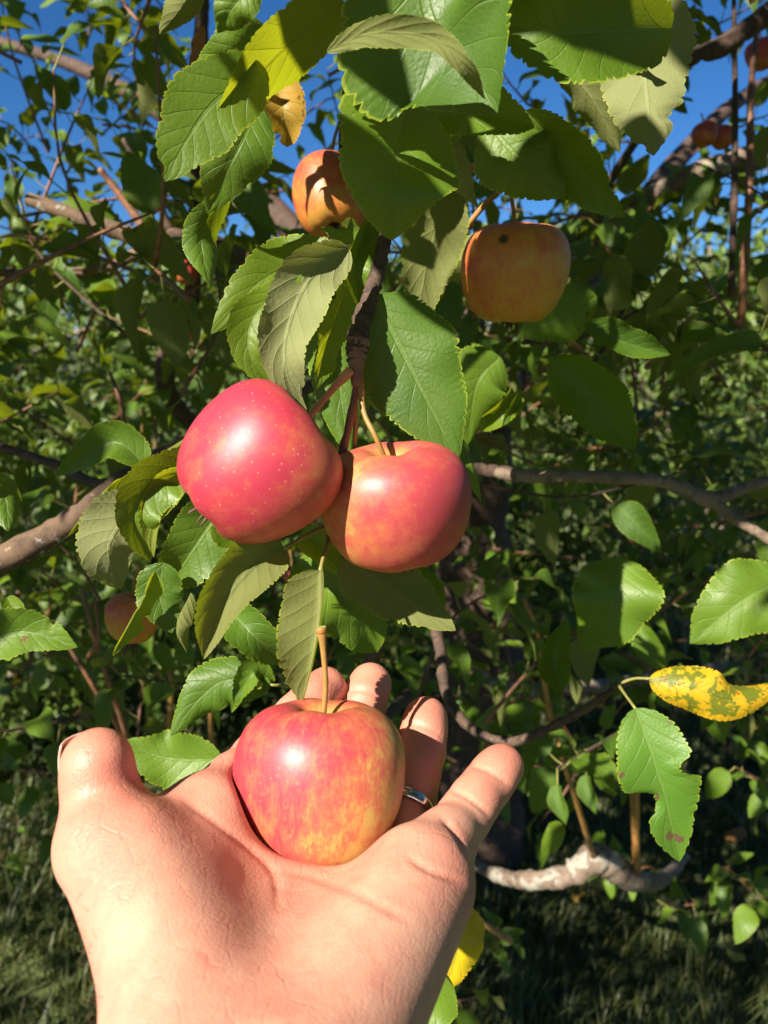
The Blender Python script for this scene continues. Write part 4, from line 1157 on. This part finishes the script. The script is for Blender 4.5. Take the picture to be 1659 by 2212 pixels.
rows = []                                                      # one row per leaf: twig index, pos, dir, nrm, size, anchor
for ti, t in enumerate(tw):
    for q in range(len(t[1])):
        rows.append((ti, t[1][q], t[2][q], t[3][q], t[4][q], t[5][q]))
pos = np.array([r[1] for r in rows])
ok = leaf_ok(pos, np.array([r[2] for r in rows]), np.array([r[4] for r in rows]))
for (ax, ay, ad, ar) in BGA:                                   # leaves do not grow through or right over the small apples
    for fr_ in (0.0, 0.5, 1.0):
        qx, qy, qd = proj(pos + fr_ * np.array([r[2] * r[4] for r in rows]))
        ok &= ~((np.hypot(qx - ax, qy - ay) < ar * 1.5) & (qd < ad + 0.05))
px, py, dd = proj(pos)
vis = (px > -40) & (px < 1700) & (py > -40) & (py < 2250) & ok
order = np.argsort(np.where(vis, dd, 99))[:max(0, 298 - N_HERO)]
solo = np.zeros(len(rows), bool); solo[order] = True
MIDME = [mesh_data('leaf', tv, tf, M['leaf'], uv=tu, rnd=0.0) for tv, tf, tu in MID]
twig_obj = {}
for ti in sorted({rows[i][0] for i in order}):
    v, f = tube_geo(tw[ti][0], [0.0022, 0.0016, 0.0009], n=8, sides=6, bump=0.04)
    twig_obj[ti] = add_mesh('twig', v, f, M['bark_red' if ti % 3 else 'bark_dark'], tree, origin=tw[ti][0][0])
for i in order:
    ti, p, d, n, s, anc = rows[i]
    R = frames(d[None], n[None])[0]
    o = bpy.data.objects.new('leaf', MIDME[int(g0.integers(0, len(MIDME)))])
    col.objects.link(o)
    par = twig_obj[ti]; o.parent = par
    mtx = Matrix([[*(R[a] * s), p[a] - WL[par.name][a]] for a in range(3)] + [[0, 0, 0, 1]])
    o.matrix_local = mtx
# petioles + far twigs + leaves as mass
tv_all, tf_all, off = [], [], 0
def add_stick(path, rad, n=3, sides=4):
    global off
    v, f = tube_geo(path, rad, n=n, sides=sides, cap=False)
    tv_all.append(v); tf_all.append(f[0] + off); off += len(v)
for i, r in enumerate(rows):
    if ok[i]: add_stick(np.array([r[5], (r[5] + r[1]) / 2 - UPZ * 0.001, r[1]]), [0.0009, 0.0007])
add_mesh('petioles', np.vstack(tv_all), np.vstack(tf_all), M['petiole'], tree)['kind'] = 'stuff'
tv_all, tf_all, off = [], [], 0
for ti, t in enumerate(tw + tw1):
    if ti not in twig_obj and not would_shade(catmull(t[0], 5)).any(): add_stick(t[0], [0.0024, 0.0018, 0.001], 5, 5)
add_mesh('twigs', np.vstack(tv_all), np.vstack(tf_all), M['bark_red'], tree)['kind'] = 'stuff'
rest = np.where(ok & ~solo)[0]
v, f, uv, rn = leaf_mass(pos[rest], np.array([rows[i][2] for i in rest]), np.array([rows[i][3] for i in rest]), np.array([rows[i][4] for i in rest]),
                         [leaf_template(k, 13, 1, 6) for k in range(10)], 1)
add_mesh('foliage', v, f, M['leaf'], tree, uv=uv, rnd=rn)['kind'] = 'stuff'
p1 = np.vstack([t[1] for t in tw1]); q = leaf_ok(p1, np.vstack([t[2] for t in tw1]), np.concatenate([t[4] for t in tw1]) * 1.15)
# single leaves added out of view to cast shadows on chosen near leaves
sh = [(835, 400, .293, .30), (1190, 0, .295, .27), (1270, 850, .47, .5), (287, 1335, .43, .40), (1220, 870, .47, .55)]
for (x, y, d, t) in sh:
    c = W(x, y, d) + SUNV * t
    while True:                                   # higher up along the sun's ray until the leaf is well above the view
        qx, qy, qd = proj(c[None])
        if qd[0] < 0.03 or qy[0] < -420 - 0.055 / K / qd[0]: break
        c = c + SUNV * 0.02
    dv = unit(np.cross(SUNV, g0.normal(size=3)))
    p1 = np.vstack([p1, c - dv * 0.03]); q = np.append(q, True)
    tw1.append((None, None, dv[None], (SUNV + 0.4 * g0.normal(size=3))[None], np.array([0.062])))
v, f, uv, rn = leaf_mass(p1[q], np.vstack([t[2] for t in tw1])[q], np.vstack([t[3] for t in tw1])[q], np.concatenate([t[4] for t in tw1])[q] * 1.15, LOW, 2)
add_mesh('crown', v, f, M['leaf_far'], tree, uv=uv, rnd=rn)['kind'] = 'stuff'  # overhead crown, together with the added shading twigs and leaves

# ------------------------------------------------------------------ shrubs, orchard trees and tree line behind
def leafy_plant(name, label, cat, base, centre, radii, nleaf, size, seed, trunk_r, group=None, limbs=5, shell=0.45, mat='leaf_far', clumps=40):
    g = np.random.default_rng(seed)
    base = np.array(base, float); centre = np.array(centre, float); radii = np.array(radii, float)
    root = empty(name, base, label, cat, group)
    v, f = tube_geo(np.array([base + [0, 0, -0.05], (base + centre) / 2 + g.normal(size=3) * 0.05 * radii[0], centre + [0, 0, radii[2] * 0.3]]), [trunk_r, trunk_r * 0.8, trunk_r * 0.3], n=14, sides=10, bump=0.05, seed=seed)
    add_mesh('trunk', v, f, M['bark_lichen'], root)
    cc = unit(g.normal(size=(clumps, 3))) * (shell + (1 - shell) * g.random((clumps, 1)) ** 0.6) * radii * 0.9 + centre
    for k in range(limbs):
        s = base + (centre - base) * g.uniform(0.4, 0.9); e = cc[k]
        v, f = tube_geo(np.array([s, (s + e) / 2 + [0, 0, 0.08 * radii[2]], e]), [trunk_r * 0.5, trunk_r * 0.32, trunk_r * 0.1], n=10, sides=7, bump=0.05, seed=k)
        add_mesh('limb', v, f, M['bark_lichen' if trunk_r > .03 else 'bark_red'], root)
    k = g.integers(0, clumps, nleaf)
    p = cc[k] + g.normal(size=(nleaf, 3)) * radii * 0.17
    p[:, 2] = np.maximum(p[:, 2], 0.03)
    d, nn = leafy(nleaf, g)
    sz = size * (0.7 + 0.6 * g.random(nleaf))
    v, f, uv, rn = leaf_mass(p, d, nn, sz, LOW, seed)
    add_mesh('crown', v, f, M[mat], root, uv=uv, rnd=rn)['kind'] = 'stuff'
    return root
SG = 'leafy shoots and shrubs under the tree'
leafy_plant('shrub', 'dense leafy shrub in shade left of the hand', 'shrub', (-1.35, 2.7, 0), (-1.35, 2.7, 0.65), (0.85, 0.6, 0.65), 4200, 0.060, 31, 0.02, SG, 8)
leafy_plant('shrub', 'low leafy shrub behind the thumb', 'shrub', (-0.45, 3.0, 0), (-0.45, 3.0, 0.6), (0.7, 0.5, 0.62), 3400, 0.058, 32, 0.02, SG, 8)
leafy_plant('shrub', 'leafy shrub with thin stems behind the fingers', 'shrub', (0.35, 3.3, 0), (0.35, 3.3, 0.78), (0.75, 0.5, 0.6), 3800, 0.055, 33, 0.02, SG, 8)
leafy_plant('shrub', 'sparse leafy shrub in front of the sunny grass', 'shrub', (1.45, 3.6, 0), (1.45, 3.6, 0.8), (0.8, 0.5, 0.5), 1700, 0.058, 34, 0.02, SG, 8)
OG = 'orchard trees behind'
leafy_plant('apple_tree', 'sunlit bushy orchard tree behind the thick brown limb', 'tree', (-2.9, 5.6, 0), (-2.9, 5.6, 1.35), (1.7, 1.2, 1.05), 7500, 0.075, 41, 0.09, OG, 8, clumps=70)
leafy_plant('apple_tree', 'leafy orchard tree behind the hanging apples', 'tree', (-0.3, 7.0, 0), (-0.3, 7.0, 1.3), (1.9, 1.2, 1.15), 7500, 0.075, 42, 0.09, OG, 8, clumps=70)
leafy_plant('apple_tree', 'bushy orchard tree behind the lichen covered limb', 'tree', (2.5, 5.8, 0), (2.5, 5.8, 1.35), (1.6, 1.2, 1.0), 7500, 0.075, 43, 0.09, OG, 8, clumps=70)
RG = 'orchard trees added mostly out of view to block sky light'  # trees added around the scene, mostly unseen, to cut the sky fill
for k, (x, y, h) in enumerate([(-5.6, 1.6, 3.6), (-6.6, -4.4, 4.4), (-1.6, -7.2, 4.6), (3.0, -5.2, 4.4), (5.0, 0.8, 3.8)]):
    leafy_plant('apple_tree', 'full leafy orchard tree added mostly out of view to block sky light', 'tree', (x, y, 0), (x, y, h * 0.5), (1.9, 1.9, h * 0.46), 5500, 0.085, 81 + k, 0.10, RG, 6, clumps=60)
TG = 'trees at the far edge of the orchard'
for k in range(9):
    x = -21 + k * 5.2 + g0.uniform(-1, 1); y = 26 + g0.uniform(-3, 4); h = g0.uniform(3.2, 4.6)
    leafy_plant('distant_tree', 'hazy green tree in the row at the far edge of the orchard', 'tree', (x, y, 0), (x, y, h * 0.52), (3.0, 2.0, h * 0.5), 3000, 0.24, 60 + k, 0.14, TG, 4, clumps=50)
# fallen leaves
FG = 'fallen leaves on the grass'
for k in range(26):
    y = g0.uniform(1.5, 3.6); x = g0.uniform(-0.1, 0.55) * y
    s = 0.055 * g0.uniform(.7, 1.2)
    tv, tf, tu = MID[k % 10]
    R = frames(np.array([[g0.normal(), g0.normal(), 0.1]]), np.array([[g0.normal() * .4, g0.normal() * .4, 1.0]]))[0]
    o = add_mesh('fallen_leaf', (tv * s) @ R.T + [x, y, 0.07], tf, M[('leaf_brown', 'leaf_gold2', 'leaf_amber')[k % 3]], uv=tu, rnd=0.3)
    setp(o, ('curled brown', 'yellow blotched', 'dull amber')[k % 3] + ' fallen leaf lying on the shaded grass', 'leaf', FG)
